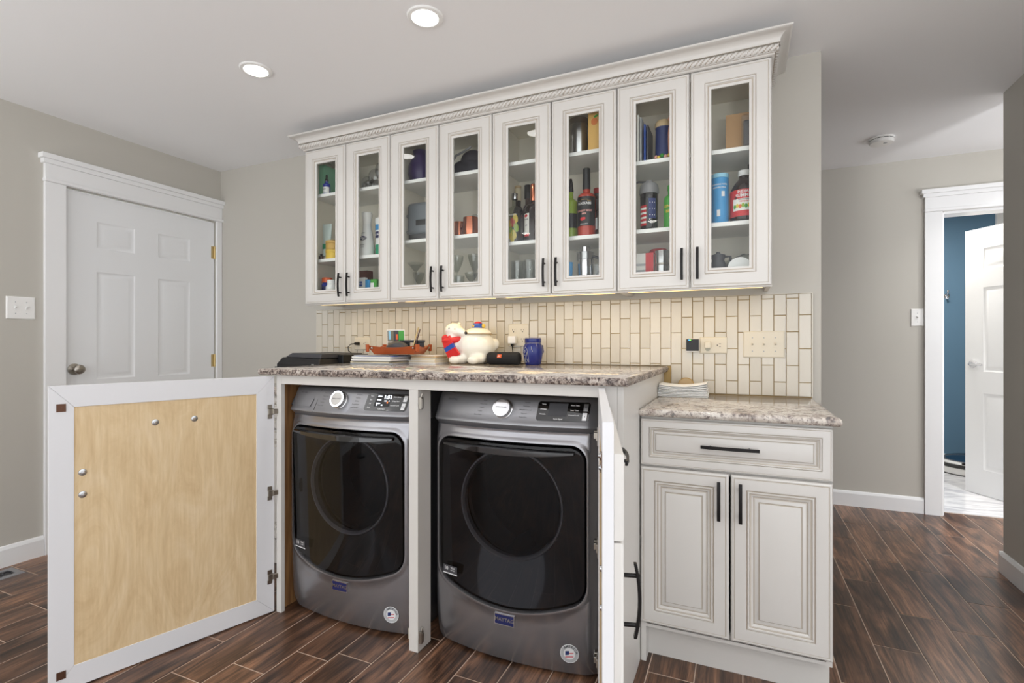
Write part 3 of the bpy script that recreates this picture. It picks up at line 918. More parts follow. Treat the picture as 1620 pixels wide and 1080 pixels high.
# ------------------------------------------------------------------ washer and dryer
def rrect_outline(hw, zt, zb_side, zb_mid, rt, rb, n=18):
    """door outline: straight sides, round corners, bottom edge bowed downward; starts at top centre, runs clockwise"""
    pts = []
    for i in range(n): pts.append((hw - rt) * i / n if False else ((hw - rt) * i / n, zt))
    for i in range(n): a = PI / 2 * (1 - i / n); pts.append((hw - rt + rt * math.cos(a), zt - rt + rt * math.sin(a)))
    for i in range(n): pts.append((hw, zt - rt + (zb_side + rb - zt + rt) * i / n))
    # lower corner as a bezier into the bowed bottom
    p0, p1, p2 = (hw, zb_side + rb), (hw, zb_side - .001), (.240, zb_side - .020)
    for i in range(n):
        t_ = i / n; pts.append(((1 - t_) ** 2 * p0[0] + 2 * t_ * (1 - t_) * p1[0] + t_ * t_ * p2[0], (1 - t_) ** 2 * p0[1] + 2 * t_ * (1 - t_) * p1[1] + t_ * t_ * p2[1]))
    xw = p2[0]
    for i in range(n):
        x = xw * (1 - i / n); pts.append((x, zb_mid + (p2[1] - zb_mid) * (x / xw) ** 2))
    full = pts + [(0, zb_mid)] + [(-x, z) for x, z in reversed(pts[1:])]
    return full
HW = .3235
def yfront(x): return -.046 * (1 - min(1.0, (x / .335) ** 2))
def offset_ring(pts, d):
    n = len(pts); out = []
    for i in range(n):
        a, b = Vector(pts[i - 1]), Vector(pts[(i + 1) % n]); t_ = (b - a).normalized(); out.append((pts[i][0] - t_.y * d, pts[i][1] + t_.x * d))
    return out
def zprof(z):
    K = [(0.0, .030), (.02, .018), (.08, .008), (.16, .002), (.24, 0), (.78, 0), (.815, .006), (.835, .012), (.85, .010), (.87, 0)]
    for (a, b), (c, d) in zip(K[:-1], K[1:]):
        if a <= z <= c: return b + (d - b) * (z - a) / (c - a)
    return 0
def make_machine(name, label, cat, loc, washer):
    r = thing(name, label, cat, loc)
    outl = rrect_outline(.2885, .800, .275, .207, .052, .060)
    N = len(outl)
    # body front: loft from the outer rectangle to the door opening
    cx, cz = 0, .5
    outer = []
    zb, zt = .012, .845
    for x, z in outl:
        dx, dz = x - cx, z - cz
        s = min((HW / abs(dx)) if abs(dx) > 1e-9 else 9e9, ((zt - cz) / dz) if dz > 1e-9 else (((zb - cz) / dz) if dz < -1e-9 else 9e9))
        outer.append([cx + dx * s, cz + dz * s])
    for cxn, czn in ((HW, zt), (HW, zb), (-HW, zb), (-HW, zt)):
        k = min(range(N), key=lambda i: (outer[i][0] - cxn) ** 2 + (outer[i][1] - czn) ** 2); outer[k] = [cxn, czn]
    def edge_round(x): # body's vertical edges roll back
        e = max(0, abs(x) - (HW - .03)) / .03
        return .022 * e * e
    S3 = lambda x, z, dy=0: (x, yfront(x) + zprof(z) + edge_round(x) + dy, z)
    lip = offset_ring(outl, .012)
    lip2 = offset_ring(outl, .0045)
    rings = [[(x, .30, z) for x, z in outer], [S3(x, z, .012) for x, z in outer]]
    for k in range(0, 8):
        t_ = k / 7
        rings.append([S3(a[0] + (b[0] - a[0]) * t_, a[1] + (b[1] - a[1]) * t_) for a, b in zip(outer, offset_ring(outl, .018))])
    rings.append([S3(x, z, -.005) for x, z in lip]); rings.append([S3(x, z, -.004) for x, z in lip2])
    rings.append([S3(x, z, .012) for x, z in outl]); rings.append([(x, .045, z) for x, z in outl])
    b = MB(); b.rings(rings, None, False, False); b.build('front_shell', 'slate', r, 50)
    MB().box(-HW, HW, .29, .78, .012, .845).box(-HW + .004, HW - .004, .03, .29, .80, .845).build('cabinet_body', 'dark_grey', r)
    for sx in (-1, 1):
        for sy in (.06, .72):
            MB().lathe([(0, 0), (.02, 0), (.02, .008), (.010, .010), (.010, .014), (0, .014)], 12, sx * .27, sy).build('foot', 'rubber', r)
    # console with lip
    cp = [(.845, .016), (.853, .008), (.860, -.004), (.8655, -.0085), (.871, -.008), (.876, -.003), (.90, .006), (.945, .024), (.957, .030), (.965, .045), (.966, .30)]
    XS = [-HW + 2 * HW * i / 40 for i in range(41)]
    con = MB(); vs = []
    for z, o_ in cp:
        tp = max(0, z - .87) / .096
        for x in XS: vs.append((x * (1 - .022 * tp), (yfront(x) + o_ + edge_round(x) * .8) if z < .9655 else .30, z))
    con.add(vs, [(j * 41 + i, j * 41 + i + 1, (j + 1) * 41 + i + 1, (j + 1) * 41 + i) for j in range(len(cp) - 1) for i in range(40)])
    for i in (0, 40):
        col = [j * 41 + i for j in range(len(cp))]
        con.add([vs[q] for q in col] + [(vs[i][0], .30, .845)], [tuple(range(len(col) + 1))])
    con.add([(-HW, .29, .845), (HW, .29, .845), (HW, .78, .845), (-HW, .78, .845), (-HW * .978, .29, .966), (HW * .978, .29, .966), (HW * .978, .78, .966), (-HW * .978, .78, .966)], [(4, 5, 6, 7), (0, 1, 5, 4), (1, 2, 6, 5), (2, 3, 7, 6), (3, 0, 4, 7)])
    con = con.build('console', 'slate_console', r, 40)
    tilt = math.atan2(.024 - .006, .945 - .90)
    def con_pt(x, z, lift=.001):
        o_ = .006 + (z - .90) * (.018 / .045); return Vector((x, yfront(x) + o_ - lift, z))
    def slope_dir(x):
        e = .002; return Vector((1, (yfront(x + e) - yfront(x - e)) / (2 * e), 0)).normalized()
    UP = Vector((0, math.sin(tilt), math.cos(tilt)))
    # knob
    kx = -.009; kz = .918
    M = Matrix.Translation(con_pt(kx, kz, 0)) @ Matrix.Rotation(PI / 2 - tilt, 4, 'X')
    k = MB().lathe([(0, 0), (.036, 0), (.036, .004), (.0325, .006), (.0325, .022), (.030, .025), (.0275, .0255)], 40).xf(M); knob = k.build('knob', 'steel', r, 40)
    ringm = MB().lathe([(.0275, .0255), (.0275, .0262), (.0325, .0258), (.0325, .0225)], 40, cap=False).xf(M); ringm.build('ring_light' if washer else 'bezel', 'led_white' if washer else 'chrome', knob, 40)
    MB().lathe([(0, .0258), (.0272, .0256)], 40).xf(M).build('face', 'chrome', knob, 40)
    tx = MB(); vs, fs = text_geo('EXTRA POWER', .0062); tx.add([M @ Vector((x, y, .0264)) for x, y in vs], fs); tx.build('lettering', 'print_grey', knob)
    # display
    dx0, dx1, dz0, dz1 = .118, .298, .886, .950
    disp = MB(); sh = .008
    def dp(x, z, lift=.0016): return con_pt(x + (z - .918) * (.12 if washer else .06), z, lift)
    nx = 14
    rows = [dz0, dz0 + .006, dz1 - .006, dz1]; ins = [.006, 0, 0, .006]
    vs = [dp(dx0 + i_ + (dx1 - dx0 - 2 * i_) * k / nx, z) for z, i_ in zip(rows, ins) for k in range(nx + 1)]
    disp.add(vs, [(j * (nx + 1) + k, j * (nx + 1) + k + 1, (j + 1) * (nx + 1) + k + 1, (j + 1) * (nx + 1) + k) for j in range(3) for k in range(nx)])
    disp = disp.build('display', 'gloss_black', con)
    sc = MB()
    vs = [dp(.158 + .065 * k / 6, z, .0022) for z in (.902, .945) for k in range(7)]
    sc.add(vs, [(k, k + 1, 8 + k, 7 + k) for k in range(6)]); sc.build('screen', 'black' if washer else 'dark_grey', con)
    tx = MB()
    L_ = ('Temp', 'Spin', 'Soil', 'Rinse') if washer else ('Temp', 'Dryness', 'Wrinkle')
    R_ = ('Extra Rinse', 'Delay Start', 'Control Lock') if washer else ('More Time', 'Less Time', 'Control Lock')
    for i, w_ in enumerate(L_): text_flat(tx, w_, .0066, dp(.139, .941 - (.0145 if washer else .0165) * i, .0024), 'print_white', slope_dir(.14), UP)
    for i, w_ in enumerate(R_): text_flat(tx, w_, .0066, dp(.247, .939 - .016 * i, .0024), 'print_white', slope_dir(.25), UP)
    text_flat(tx, 'Cycle Signal', .0066, dp(.195, .893, .0024), 'print_white', slope_dir(.2), UP)
    if washer:
        text_flat(tx, '1:51', .021, dp(.209, .9375, .0026), 'led_white', slope_dir(.2), UP)
        for (a, z, w_) in ((.174, .9405, .017), (.174, .927, .017), (.174, .9135, .017), (.170, .9075, .006), (.192, .9075, .006), (.203, .9235, .010), (.218, .9235, .003)):
            tx.add([dp(a - w_ / 2, z - .0017, .0026), dp(a + w_ / 2, z - .0017, .0026), dp(a + w_ / 2, z + .0017, .0026), dp(a - w_ / 2, z + .0017, .0026)], [(0, 1, 2, 3)], 'led_white')
        tx.add([dp(.211, .915, .0026), dp(.215, .915, .0026), dp(.215, .920, .0026), dp(.211, .920, .0026)], [(0, 1, 2, 3)], 'led_orange')
    tag(tx.build('display_lettering', None, con, merge=False), kind='stuff')
    for z0_, z1_, s_ in ((.921, .946, 'O'), (.890, .917, 'II')):
        bt = MB(); q0 = [dp(.276, z0_, .0018), dp(.293, z0_, .0018), dp(.293, z1_, .0018), dp(.276, z1_, .0018)]; q1 = [dp(.2772, z0_ + .001, .005), dp(.2918, z0_ + .001, .005), dp(.2918, z1_ - .001, .005), dp(.2772, z1_ - .001, .005)]
        bt.rings([q0, q1]); bt = bt.build('button', 'steel', con)
        tt = MB(); text_flat(tt, s_, .007, dp(.2845, (z0_ + z1_) / 2, .0054), 'print_grey', slope_dir(.28), UP); tt.build('symbol', None, bt, merge=False)
    # printed programme names either side of the knob
    tx = MB()
    PL_ = ('Powerwash', 'Heavy Duty', 'Whites', 'Normal', 'Quick Wash') if washer else ('Bulky', 'Heavy Duty', 'Whites', 'Towels', 'Extra Heavy')
    PR_ = ('Delicates', 'Bedding', 'Sanitize', 'Rinse & Spin', 'Clean Washer') if washer else ('Sanitize', 'Delicates', 'Wrinkle Control', 'Normal', 'Timed Dry')
    for i in range(5):
        text_flat(tx, PL_[i], .0066, con_pt(-.088 - (.006 * i if i else 0), .944 - .0125 * i), 'print_grey', slope_dir(-.09), UP, False)
        text_flat(tx, PR_[i], .0066, con_pt(.080 - .003 * i, .944 - .0125 * i), 'print_grey', slope_dir(.09), UP, False)
    text_flat(tx, 'MAYTAG', .011, con_pt(-.238, .941), 'print_grey', slope_dir(-.24), UP, False)
    tag(tx.build('console_lettering', None, con, merge=False), kind='stuff')
    if washer:
        dw = MB(); q = [(-.312, .884), (-.158, .884), (-.158, .917), (-.312, .917)]
        F_ = [con_pt(-.305, .884, .0006), con_pt(-.172, .884, .0006), con_pt(-.160, .916, .0006), con_pt(-.297, .916, .0006)]
        G_ = [con_pt(-.300, .887, -.018), con_pt(-.176, .887, -.018), con_pt(-.165, .913, -.018), con_pt(-.293, .913, -.018)]
        dw.rings([F_, [p + Vector((0, -.002, 0)) for p in F_], G_]); dw.build('drawer_pull', 'gloss_black', con)
        se = MB(); vs = []
        for z in (.866, .876, .90, .957): vs += [(-.146 + (z - .866) * .18 + d_, (con_pt(-.146, z, .0008).y if z > .87 else yfront(-.146) - .0092), z) for d_ in (-.0012, .0012)]
        se.add(vs, [(2 * i, 2 * i + 1, 2 * i + 3, 2 * i + 2) for i in range(3)]); se.build('drawer_seam', 'black', con)
    # door: smoked outer cover, opaque mask with porthole, glass bowl, drum
    S2 = lambda x, z, k_: (x, yfront(x) - .004 - .002 * k_ - .022 * (z - .5), z)
    ctr = (0.0, .565)
    rings = []
    inn = offset_ring(outl, -.004)
    rings.append([(x, .010, z) for x, z in inn]); rings.append([S2(x, z, -.1) for x, z in inn])
    for t_ in (.985, .96, .9, .8, .65, .5, .35, .2, .08):
        k_ = (1 - t_ ** 3)
        rings.append([S2(ctr[0] + (x - ctr[0]) * t_, ctr[1] + (z - ctr[1]) * t_, k_) for x, z in inn])
    dm = MB(); dm.rings(rings, None, False, True); door = dm.build('door', 'smoke_glass', r, 60)
    # mask with round hole
    Rp = .205
    hole = [(Rp * math.sin(math.atan2(x - ctr[0], z - ctr[1])) + ctr[0], Rp * math.cos(math.atan2(x - ctr[0], z - ctr[1])) + ctr[1]) for x, z in inn]
    mk = MB(); mk.rings([[(x, yfront(x) + .012, z) for x, z in offset_ring(outl, -.006)], [(x, .004, z) for x, z in hole], [(x, .06, z) for x, z in hole]], None, False, False)
    mk.build('door_mask', 'gloss_black', door, 40)
    circ = lambda R, y: [(ctr[0] + R * math.cos(2 * PI * i / 48), y, ctr[1] + R * math.sin(2 * PI * i / 48)) for i in range(48)]
    MB().rings([circ(.203, .004), circ(.203, -.001), circ(.198, -.002), circ(.195, .004), circ(.192, .03)], None, False, False).build('porthole_ring', 'mid_grey', door, 60)
    MB().rings([circ(.188, .004), circ(.180, .06), circ(.16, .12), circ(.12, .15), circ(.05, .16)], None, False, True).build('glass_bowl', 'inner_glass', door, 60)
    dr = MB(); dr.rings([circ(.19, .055), circ(.25, .09), circ(.25, .30), circ(.05, .34)], None, False, True); dr = dr.build('drum', 'drum', r, 40)
    for a in (0.3, 0.3 + 2 * PI / 3, .3 + 4 * PI / 3):
        lf = MB(); c0 = Vector((math.cos(a), 0, math.sin(a)));  tdir = Vector((-math.sin(a), 0, math.cos(a)))
        O = Vector((ctr[0], 0, ctr[1])); q = lambda R, w_, y: tuple(O + c0 * R + tdir * w_ + Vector((0, y, 0)))
        lf.rings([[q(.248, -.05, .1), q(.195, 0, .1), q(.248, .05, .1)], [q(.248, -.05, .29), q(.2, 0, .29), q(.248, .05, .29)]], None, True, True)
        lf.build('lifter', 'drum', dr, 40)
    # grip along the top of the door
    gp = MB(); gv = []
    for i in range(25):
        u = -1 + 2 * i / 24; x = u * .255; sag = .016 * (1 - u * u)
        gv += [(x, yfront(x) - .013, .786), (x, yfront(x) - .026, .782 - sag * .1), (x, yfront(x) - .026, .776 - sag), (x, yfront(x) - .014, .774 - sag)]
    gp.add(gv, [(4 * i + k, 4 * i + (k + 1) % 4, 4 * i + 4 + (k + 1) % 4, 4 * i + 4 + k) for i in range(24) for k in range(4)] + [(0, 1, 2, 3), (96, 97, 98, 99)])
    gp.build('grip', 'gloss_black', door, 50)
    # sticker on the glass
    st = MB(); g = lambda x, z, l: (x, yfront(x) - .0018 - l * .6, z)
    st.add([g(-.272, .279, 0), g(-.204, .279, 0), g(-.204, .312, 0), g(-.272, .312, 0)], [(0, 1, 2, 3)], 'dark_grey')
    st.add([g(-.272, .279, .0006), g(-.204, .279, .0006), g(-.204, .283, .0006), g(-.272, .283, .0006)], [(0, 1, 2, 3)], 'print_white')
    sd = Vector((1, (yfront(-.204) - yfront(-.272)) / .068, 0))
    text_flat(st, '10', .019, g(-.256, .299, .0009), 'print_white', sd); text_flat(st, 'YEAR', .0085, g(-.225, .303, .0009), 'print_white', sd); text_flat(st, 'LIMITED', .0055, g(-.225, .2945, .0009), 'print_white', sd)
    tag(st.build('warranty_sticker', None, door, merge=False), kind='stuff')
    # badge and round emblem
    bz = .169; by = yfront(0) + zprof(bz)
    bd = MB().box(-.037, .037, by - .0045, by + .004, bz - .0175, bz + .0175); bd = bd.build('badge', 'navy', r, None, .001)
    MB().frame(-.039, .039, bz - .0195, bz + .0195, [(0, by + .002), (0, by - .0052), (.0025, by - .0052), (.0025, by - .003)]).build('badge_rim', 'chrome', bd)
    tt = MB(); text_flat(tt, 'MAYTAG', .0185, (0, by - .0049, bz - .0005), 'steel'); tag(tt.build('badge_lettering', None, bd, merge=False), kind='stuff')
    ex, ez = .232, .090; nx_ = Vector((1, (yfront(ex + .03) - yfront(ex - .03)) / .06, 0)).normalized()
    O = Vector((ex, yfront(ex) + zprof(ez) + .0003, ez)); nn = nx_.cross(Vector((0, 0, 1))); lift = lambda l: O + nn * (l - .0)
    em = MB()
    def disc(R, l, mt): em.add([lift(l) + nx_ * R * math.cos(2 * PI * i / 32) + Vector((0, 0, 1)) * R * math.sin(2 * PI * i / 32) for i in range(32)], [tuple(range(32))], mt)
    disc(.032, .0030, 'print_white'); disc(.030, .0034, 'paper_grey'); disc(.0195, .0038, 'print_white')
    for i, c_ in enumerate('AMERICA'):
        a = math.radians(128 - 19 * i); u_, w_ = math.cos(a), math.sin(a)
        vs, fs = text_geo(c_, .0115, True)
        rt_ = nx_ * math.sin(a) - Vector((0, 0, 1)) * math.cos(a); up_ = nx_ * u_ + Vector((0, 0, 1)) * w_
        em.add([lift(.004) + (nx_ * u_ + Vector((0, 0, 1)) * w_) * .0250 + rt_ * x + up_ * y for x, y in vs], fs, 'print_grey')
    for i in range(4):
        z = .009 - .006 * i
        em.add([lift(.0042) + nx_ * a + Vector((0, 0, b)) for a, b in ((-.014, z - .003 - .002), (.014, z + .001 - .002), (.014, z + .004 - .002), (-.014, z - .002))], [(0, 1, 2, 3)], 'flag_red' if i % 2 else 'print_white')
    em.add([lift(.0045) + nx_ * a + Vector((0, 0, b)) for a, b in ((-.014, -.006), (-.001, -.003), (-.001, .010), (-.014, .008))], [(0, 1, 2, 3)], 'flag_blue')
    em.build('emblem', None, r, merge=False)
    return r
make_machine('washing_machine', 'slate grey front-load washing machine with lit display, left of the divider', 'washer', (-1.472, -.902, .004), True)
make_machine('tumble_dryer', 'slate grey front-load dryer with dark unlit display, right of the divider', 'dryer', (-.7615, -.853, 0), False)

# ------------------------------------------------------------------ things on the worktops
TZ, LZ = 1.0465, .920
def part(p, name, mt, mb, smooth=None, bevel=0):
    return mb.build(name, mt, p, smooth, bevel)

# printer on the left worktop
p = thing('printer', 'black slant-topped printer at the left end of the backsplash', 'printer', (-2.165, -.245, LZ))
body = MB().prism([(-.228, 0), (.112, 0), (.112, .128), (-.228, .128)], 'z', 0, 0.001)
body = MB().rings([[(-.235, -.20, 0), (.085, -.20, 0), (.085, .18, 0), (-.235, .18, 0)], [(-.235, -.20, .12), (.085, -.20, .12), (.085, .18, .12), (-.235, .18, .12)], [(-.205, -.185, .158), (.075, -.185, .150), (.075, .175, .150), (-.205, .175, .158)]], None, True, True)
part(p, 'body', 'black', body, None, .006)
part(p, 'scanner_lid', 'dark_grey', MB().rings([[(-.19, -.178, .1585), (.074, -.178, .152), (.074, .17, .152), (-.19, .17, .1585)], [(-.15, -.168, .182), (.072, -.168, .178), (.072, .165, .178), (-.15, .165, .182)]], None, True, True), None, .004)
part(p, 'output_tray', 'black', MB().box(-.262, -.236, -.19, .17, .094, .104).box(-.24, -.2352, -.19, .17, .06, .104), None, .002)
part(p, 'silver_trim', 'steel', MB().box(.03, .05, -.2025, -.2005, .004, .122))
part(p, 'rear_deck', 'black', MB().box(.0755, .115, -.05, .17, .0, .172), None, .004)

# paper piles
def pile(name, label, loc, rz, sheets):
    r = thing(name, label, 'papers', loc, rz)
    z = 0
    for (w, d, h, ox, oy, a, mt, nm) in sheets:
        mb = MB().box(-w / 2, w / 2, -d / 2, d / 2, z + .0002, z + h)
        mb.xf(Matrix.Translation((ox, oy, 0)) @ Matrix.Rotation(a, 4, 'Z')); mb.build(nm, mt, r, None, .0008); z += h
    return r
pile('magazine_pile', 'pile of white and grey magazines under the leather tray', (-1.757, -.315, TZ), .0,
     [(.27, .20, .006, 0, 0, .02, 'paper_grey', 'magazine'), (.26, .20, .007, -.008, .004, -.04, 'paper_cream', 'magazine'), (.25, .19, .004, .004, -.004, .02, 'dark_grey', 'folder'), (.26, .20, .009, 0, 0, -.02, 'paper', 'booklet'),
      (.25, .20, .004, .004, .006, .03, 'paper_grey', 'magazine'), (.25, .19, .010, -.004, 0, .0, 'paper', 'booklet'), (.24, .18, .003, .01, .004, .04, 'blue', 'leaflet'), (.24, .19, .004, .0, .004, -.05, 'paper_grey', 'envelope')])
pile('paper_pile', 'pile of cream papers and envelopes right of the magazines', (-1.528, -.21, TZ), 0,
     [(.165, .15, .008, 0, 0, .02, 'paper', 'envelope'), (.165, .15, .006, .002, .004, -.02, 'paper_cream', 'envelope'), (.16, .15, .005, -.003, 0, .03, 'paper', 'envelope'), (.155, .14, .010, .002, .006, -.02, 'paper_cream', 'notepad'),
      (.15, .13, .004, -.002, .004, .06, 'paper', 'envelope'), (.15, .13, .008, .004, .0, .04, 'tan', 'notepad'), (.15, .13, .005, -.004, .004, -.05, 'paper', 'envelope')])

# leather valet tray with riveted corners
TR = TZ + .0515
tr = thing('leather_tray', 'brown leather tray with riveted corners full of odds and ends', 'tray', (-1.672, -.275, TR), .33)
hs, ho, hh = .105, .135, .048
cor = []
mb = MB()
b0 = [(-hs, -hs, 0), (hs, -hs, 0), (hs, hs, 0), (-hs, hs, 0)]
def edge_pts(a, b, za, zb, lift_mid, n=8):
    out = []
    for i in range(n):
        t_ = i / n; m_ = 4 * t_ * (1 - t_)
        out.append((a[0] + (b[0] - a[0]) * t_, a[1] + (b[1] - a[1]) * t_, za + (zb - za) * t_ - lift_mid * m_))
    return out
o0 = [(-ho, -ho, hh), (ho, -ho, hh), (ho, ho, hh), (-ho, ho, hh)]
Rb = sum([edge_pts(b0[i], b0[(i + 1) % 4], 0, 0, 0) for i in range(4)], []); Rt = sum([edge_pts(o0[i], o0[(i + 1) % 4], hh, hh, .012) for i in range(4)], [])
Ri = [(x * .985, y * .985, z) for x, y, z in Rt]; Rbi = [(x * .97, y * .97, .003) for x, y, z in Rb]
mb.rings([Rb, Rt, Ri, Rbi], None, True, True); part(tr, 'tray_body', 'leather', mb, 40)
for sx, sy in ((-1, -1), (1, -1), (1, 1), (-1, 1)):
    c0 = Vector((sx * .128, sy * .128, .040)); n0 = Vector((sx, sy, 0)).normalized(); t0 = Vector((-sy, sx, 0)).normalized()
    ear = MB(); ear.add([tuple(c0 + t0 * a + n0 * o_ + Vector((0, 0, z))) for o_ in (-.002, .012) for a, z in ((-.008, -.026), (.008, -.026), (.011, .012), (-.011, .012))], [(3, 2, 1, 0), (4, 5, 6, 7), (0, 1, 5, 4), (1, 2, 6, 5), (2, 3, 7, 6), (3, 0, 4, 7)])
    part(tr, 'corner_ear', 'leather', ear, None, .003)
    for nn_, off_ in ((Vector((sx, 0, 0)), Vector((0, -sy * .022, -.006))), (Vector((0, sy, 0)), Vector((-sx * .022, 0, -.006)))):
        rv = MB().sphere((0, 0, 0), (.0065, .0065, .0065), 12, 8); base = Vector((sx * .131, sy * .131, .040)) + off_
        rv.v = [tuple(Vector(q) * 1.0 + base) for q in rv.v]; part(tr, 'rivet', 'nickel', rv, 60)
def in_tray(x, y, z=0): 
    q = Matrix.Translation(tr.location) @ Matrix.Rotation(.33, 4, 'Z') @ Vector((x, y, z)); return tuple(q)
def flat_item(name, label, cat, mt, w, d, h, x, y, z, tilt=(0, 0, 0), bevel=.001, **k):
    r = MB().box(-w / 2, w / 2, -d / 2, d / 2, 0, h).build(name, mt, None, None, bevel)
    r.location = in_tray(x, y, z); r.rotation_euler = tilt
    return tag(r, label, cat)
ph = flat_item('photo_print', 'small photo print propped up in the leather tray', 'photo', 'paper', .10, .0025, .125, -.03, .030, .008, (.10, 0, .33))
for i, (a, b, c_, d_, mt) in enumerate(((-.046, -.012, .06, .12, 'olive'), (-.012, .016, .05, .12, 'dark_grey'), (.016, .046, .058, .12, 'green'), (-.040, -.028, .07, .118, 'pale_blue'), (.0, .012, .07, .1, 'orange'), (-.046, .046, .01, .055, 'olive'))):
    MB().box(a, b, -.0022 - .0001 * i, -.0013, c_, d_).build('picture_patch', mt, ph)
cp_ = MB().sphere((0, 0, 0), (.072, .048, .050), 24, 12); cp_.v = [(x, y, max(z, 0)) for x, y, z in cp_.v]
cp_ = cp_.build('knit_cap', 'dark_grey', None, 60); cp_.location = in_tray(.0, -.045, .020); tag(cp_, 'dark grey knitted cap lying in the leather tray', 'cap')
sg = thing('sunglasses', 'black sunglasses resting on the leather tray', 'glasses', in_tray(.062, .02, .012), .33)
part(sg, 'frame', 'black', MB().box(-.07, .07, -.006, .004, .05, .064).box(-.066, -.012, -.0035, .0, .02, .05).box(.012, .066, -.0035, .0, .02, .05), None, .003)
part(sg, 'temple', 'black', MB().tube([(-.068, .0, .057), (-.060, .03, .06), (-.04, .032, .062)], .0028, 6)); part(sg, 'temple', 'black', MB().tube([(.068, .0, .057), (.060, .03, .06), (.04, .032, .062)], .0028, 6))
for nm, lb, x, y, mt, l, r_ in (('pen', 'brass pen standing slanted in the leather tray', .06, .01, 'brass', .14, .0042), ('pencil', 'thin brown pencil leaning beside the pen in the tray', .072, .0, 'brown', .13, .0035)):
    b = MB().tube([(0, 0, 0), (.028, .02, l * .92), (.03, .0215, l)], [r_, r_, r_ * .4], 8).build(nm, mt, None, 60); b.location = in_tray(x, y, .006); tag(b, lb, 'pen')
flat_item('envelope', 'crumpled white envelope at the back right of the leather tray', 'envelope', 'paper', .06, .004, .07, .060, .075, .01, (.0, .15, .4))
flat_item('wallet', 'dark flat wallet at the back left of the leather tray', 'wallet', 'black', .09, .02, .062, -.04, .068, .006, (.0, 0, .33), .004)

# polar-bear cookie jar
bj = thing('cookie_jar', 'white polar bear cookie jar wearing a red and blue scarf', 'jar', (-1.300, -.15, TZ + .0005))
mb = MB()
for c_, r_ in (((.018, .01, .092), (.112, .10, .088)), ((-.070, -.01, .088), (.070, .072, .084)), ((-.088, -.028, .145), (.046, .05, .06)), ((-.088, -.038, .180), (.050, .044, .037)), ((-.052, -.052, .170), (.040, .031, .026)),
             ((-.022, -.062, .162), (.026, .020, .0165)), ((.122, .04, .105), (.020, .02, .03)), ((-.112, -.01, .212), (.011, .008, .010)), ((-.078, .0, .214), (.011, .008, .010)),
             ((-.055, -.085, .022), (.034, .030, .022)), ((.055, -.085, .022), (.034, .030, .022)), ((-.03, -.05, .03), (.04, .05, .03)), ((.06, -.04, .03), (.05, .05, .03)), ((0, .02, .03), (.09, .06, .028))):
    mb.sphere(c_, r_, 24, 16)
bear = mb.build('bear_body', 'ivory', bj, 60, merge=False)
rm = bear.modifiers.new('remesh', 'REMESH'); rm.mode = 'VOXEL'; rm.voxel_size = .0045; rm.use_smooth_shade = True
sm = bear.modifiers.new('smooth', 'SMOOTH'); sm.factor = .6; sm.iterations = 10
part(bj, 'lid', 'ivory', MB().lathe([(.070, .158), (.074, .162), (.072, .168), (.060, .180), (.035, .190), (0, .193)], 32, .035, .005), 50)
part(bj, 'lid_seam', 'tan', MB().lathe([(.0725, .1560), (.0755, .1575), (.0755, .1590), (.0725, .160)], 32, .035, .005, cap=False), 50)
kn = part(bj, 'lid_knob', 'blue', MB().lathe([(.020, .188), (.031, .190), (.033, .196), (.029, .207), (.019, .217), (0, .220)], 24, .038, .0), 60)
part(kn, 'red_cap', 'red', MB().lathe([(.022, .2145), (.019, .219), (.010, .2235), (0, .2245)], 20, .038, .0), 60)
part(kn, 'yellow_bobble', 'yellow', MB().sphere((.072, -.004, .200), (.011, .010, .011), 14, 10), 60); part(kn, 'yellow_star', 'yellow', MB().sphere((.026, -.0295, .199), (.007, .004, .006), 10, 8), 60)
part(bj, 'nose', 'black', MB().sphere((.003, -.070, .163), (.008, .008, .009), 14, 10), 60)
for x, y, z_ in ((-.092, -.0805, .188), (-.058, -.0795, .184)): part(bj, 'eye', 'dark_grey', MB().sphere((x, y, z_), (.0050, .0025, .0020), 10, 8), 60)
sc_ = MB().tube([(-.088 + .054 * math.cos(a), -.026 + .056 * math.sin(a), .132 + .012 * math.sin(a + .5)) for a in [2 * PI * i / 28 for i in range(28)]], .0165, 12, None, True)
scarf = part(bj, 'scarf', 'scarf_red', sc_, 60)
part(scarf, 'scarf_knot', 'scarf_red', MB().sphere((-.122, -.066, .135), (.022, .018, .02), 16, 10), 60)
tail = MB()
def tail_seg(t0, t1, mt):
    rings = []
    for i in range(5):
        t_ = t0 + (t1 - t0) * i / 4
        cx_ = -.112 + .060 * t_; cy_ = -.088 - .016 * math.sin(t_ * PI * .8); cz_ = .135 - .098 * t_; w_ = .024 + .010 * t_
        rings.append([(cx_ - w_, cy_ + .010, cz_ - .014), (cx_ + w_, cy_ - .002, cz_ + .014), (cx_ + w_, cy_ + .012, cz_ + .016), (cx_ - w_, cy_ + .024, cz_ - .012)])
    tail.rings(rings, [mt] * 4, True, True)
tail_seg(0, .40, 'scarf_red'); tail_seg(.40, .62, 'blue'); tail_seg(.62, 1.0, 'scarf_red')
tail.build('scarf_tail', None, scarf, 50)
fr_ = MB()
for i in range(6):
    x_ = -.082 + .011 * i; z_ = .030 + .005 * i; fr_.tube([(x_, -.089, z_ + .014), (x_ + .003, -.091, z_ - .002)], .003, 5)
tag(fr_.build('fringe', 'pink', scarf, 50), kind='stuff')

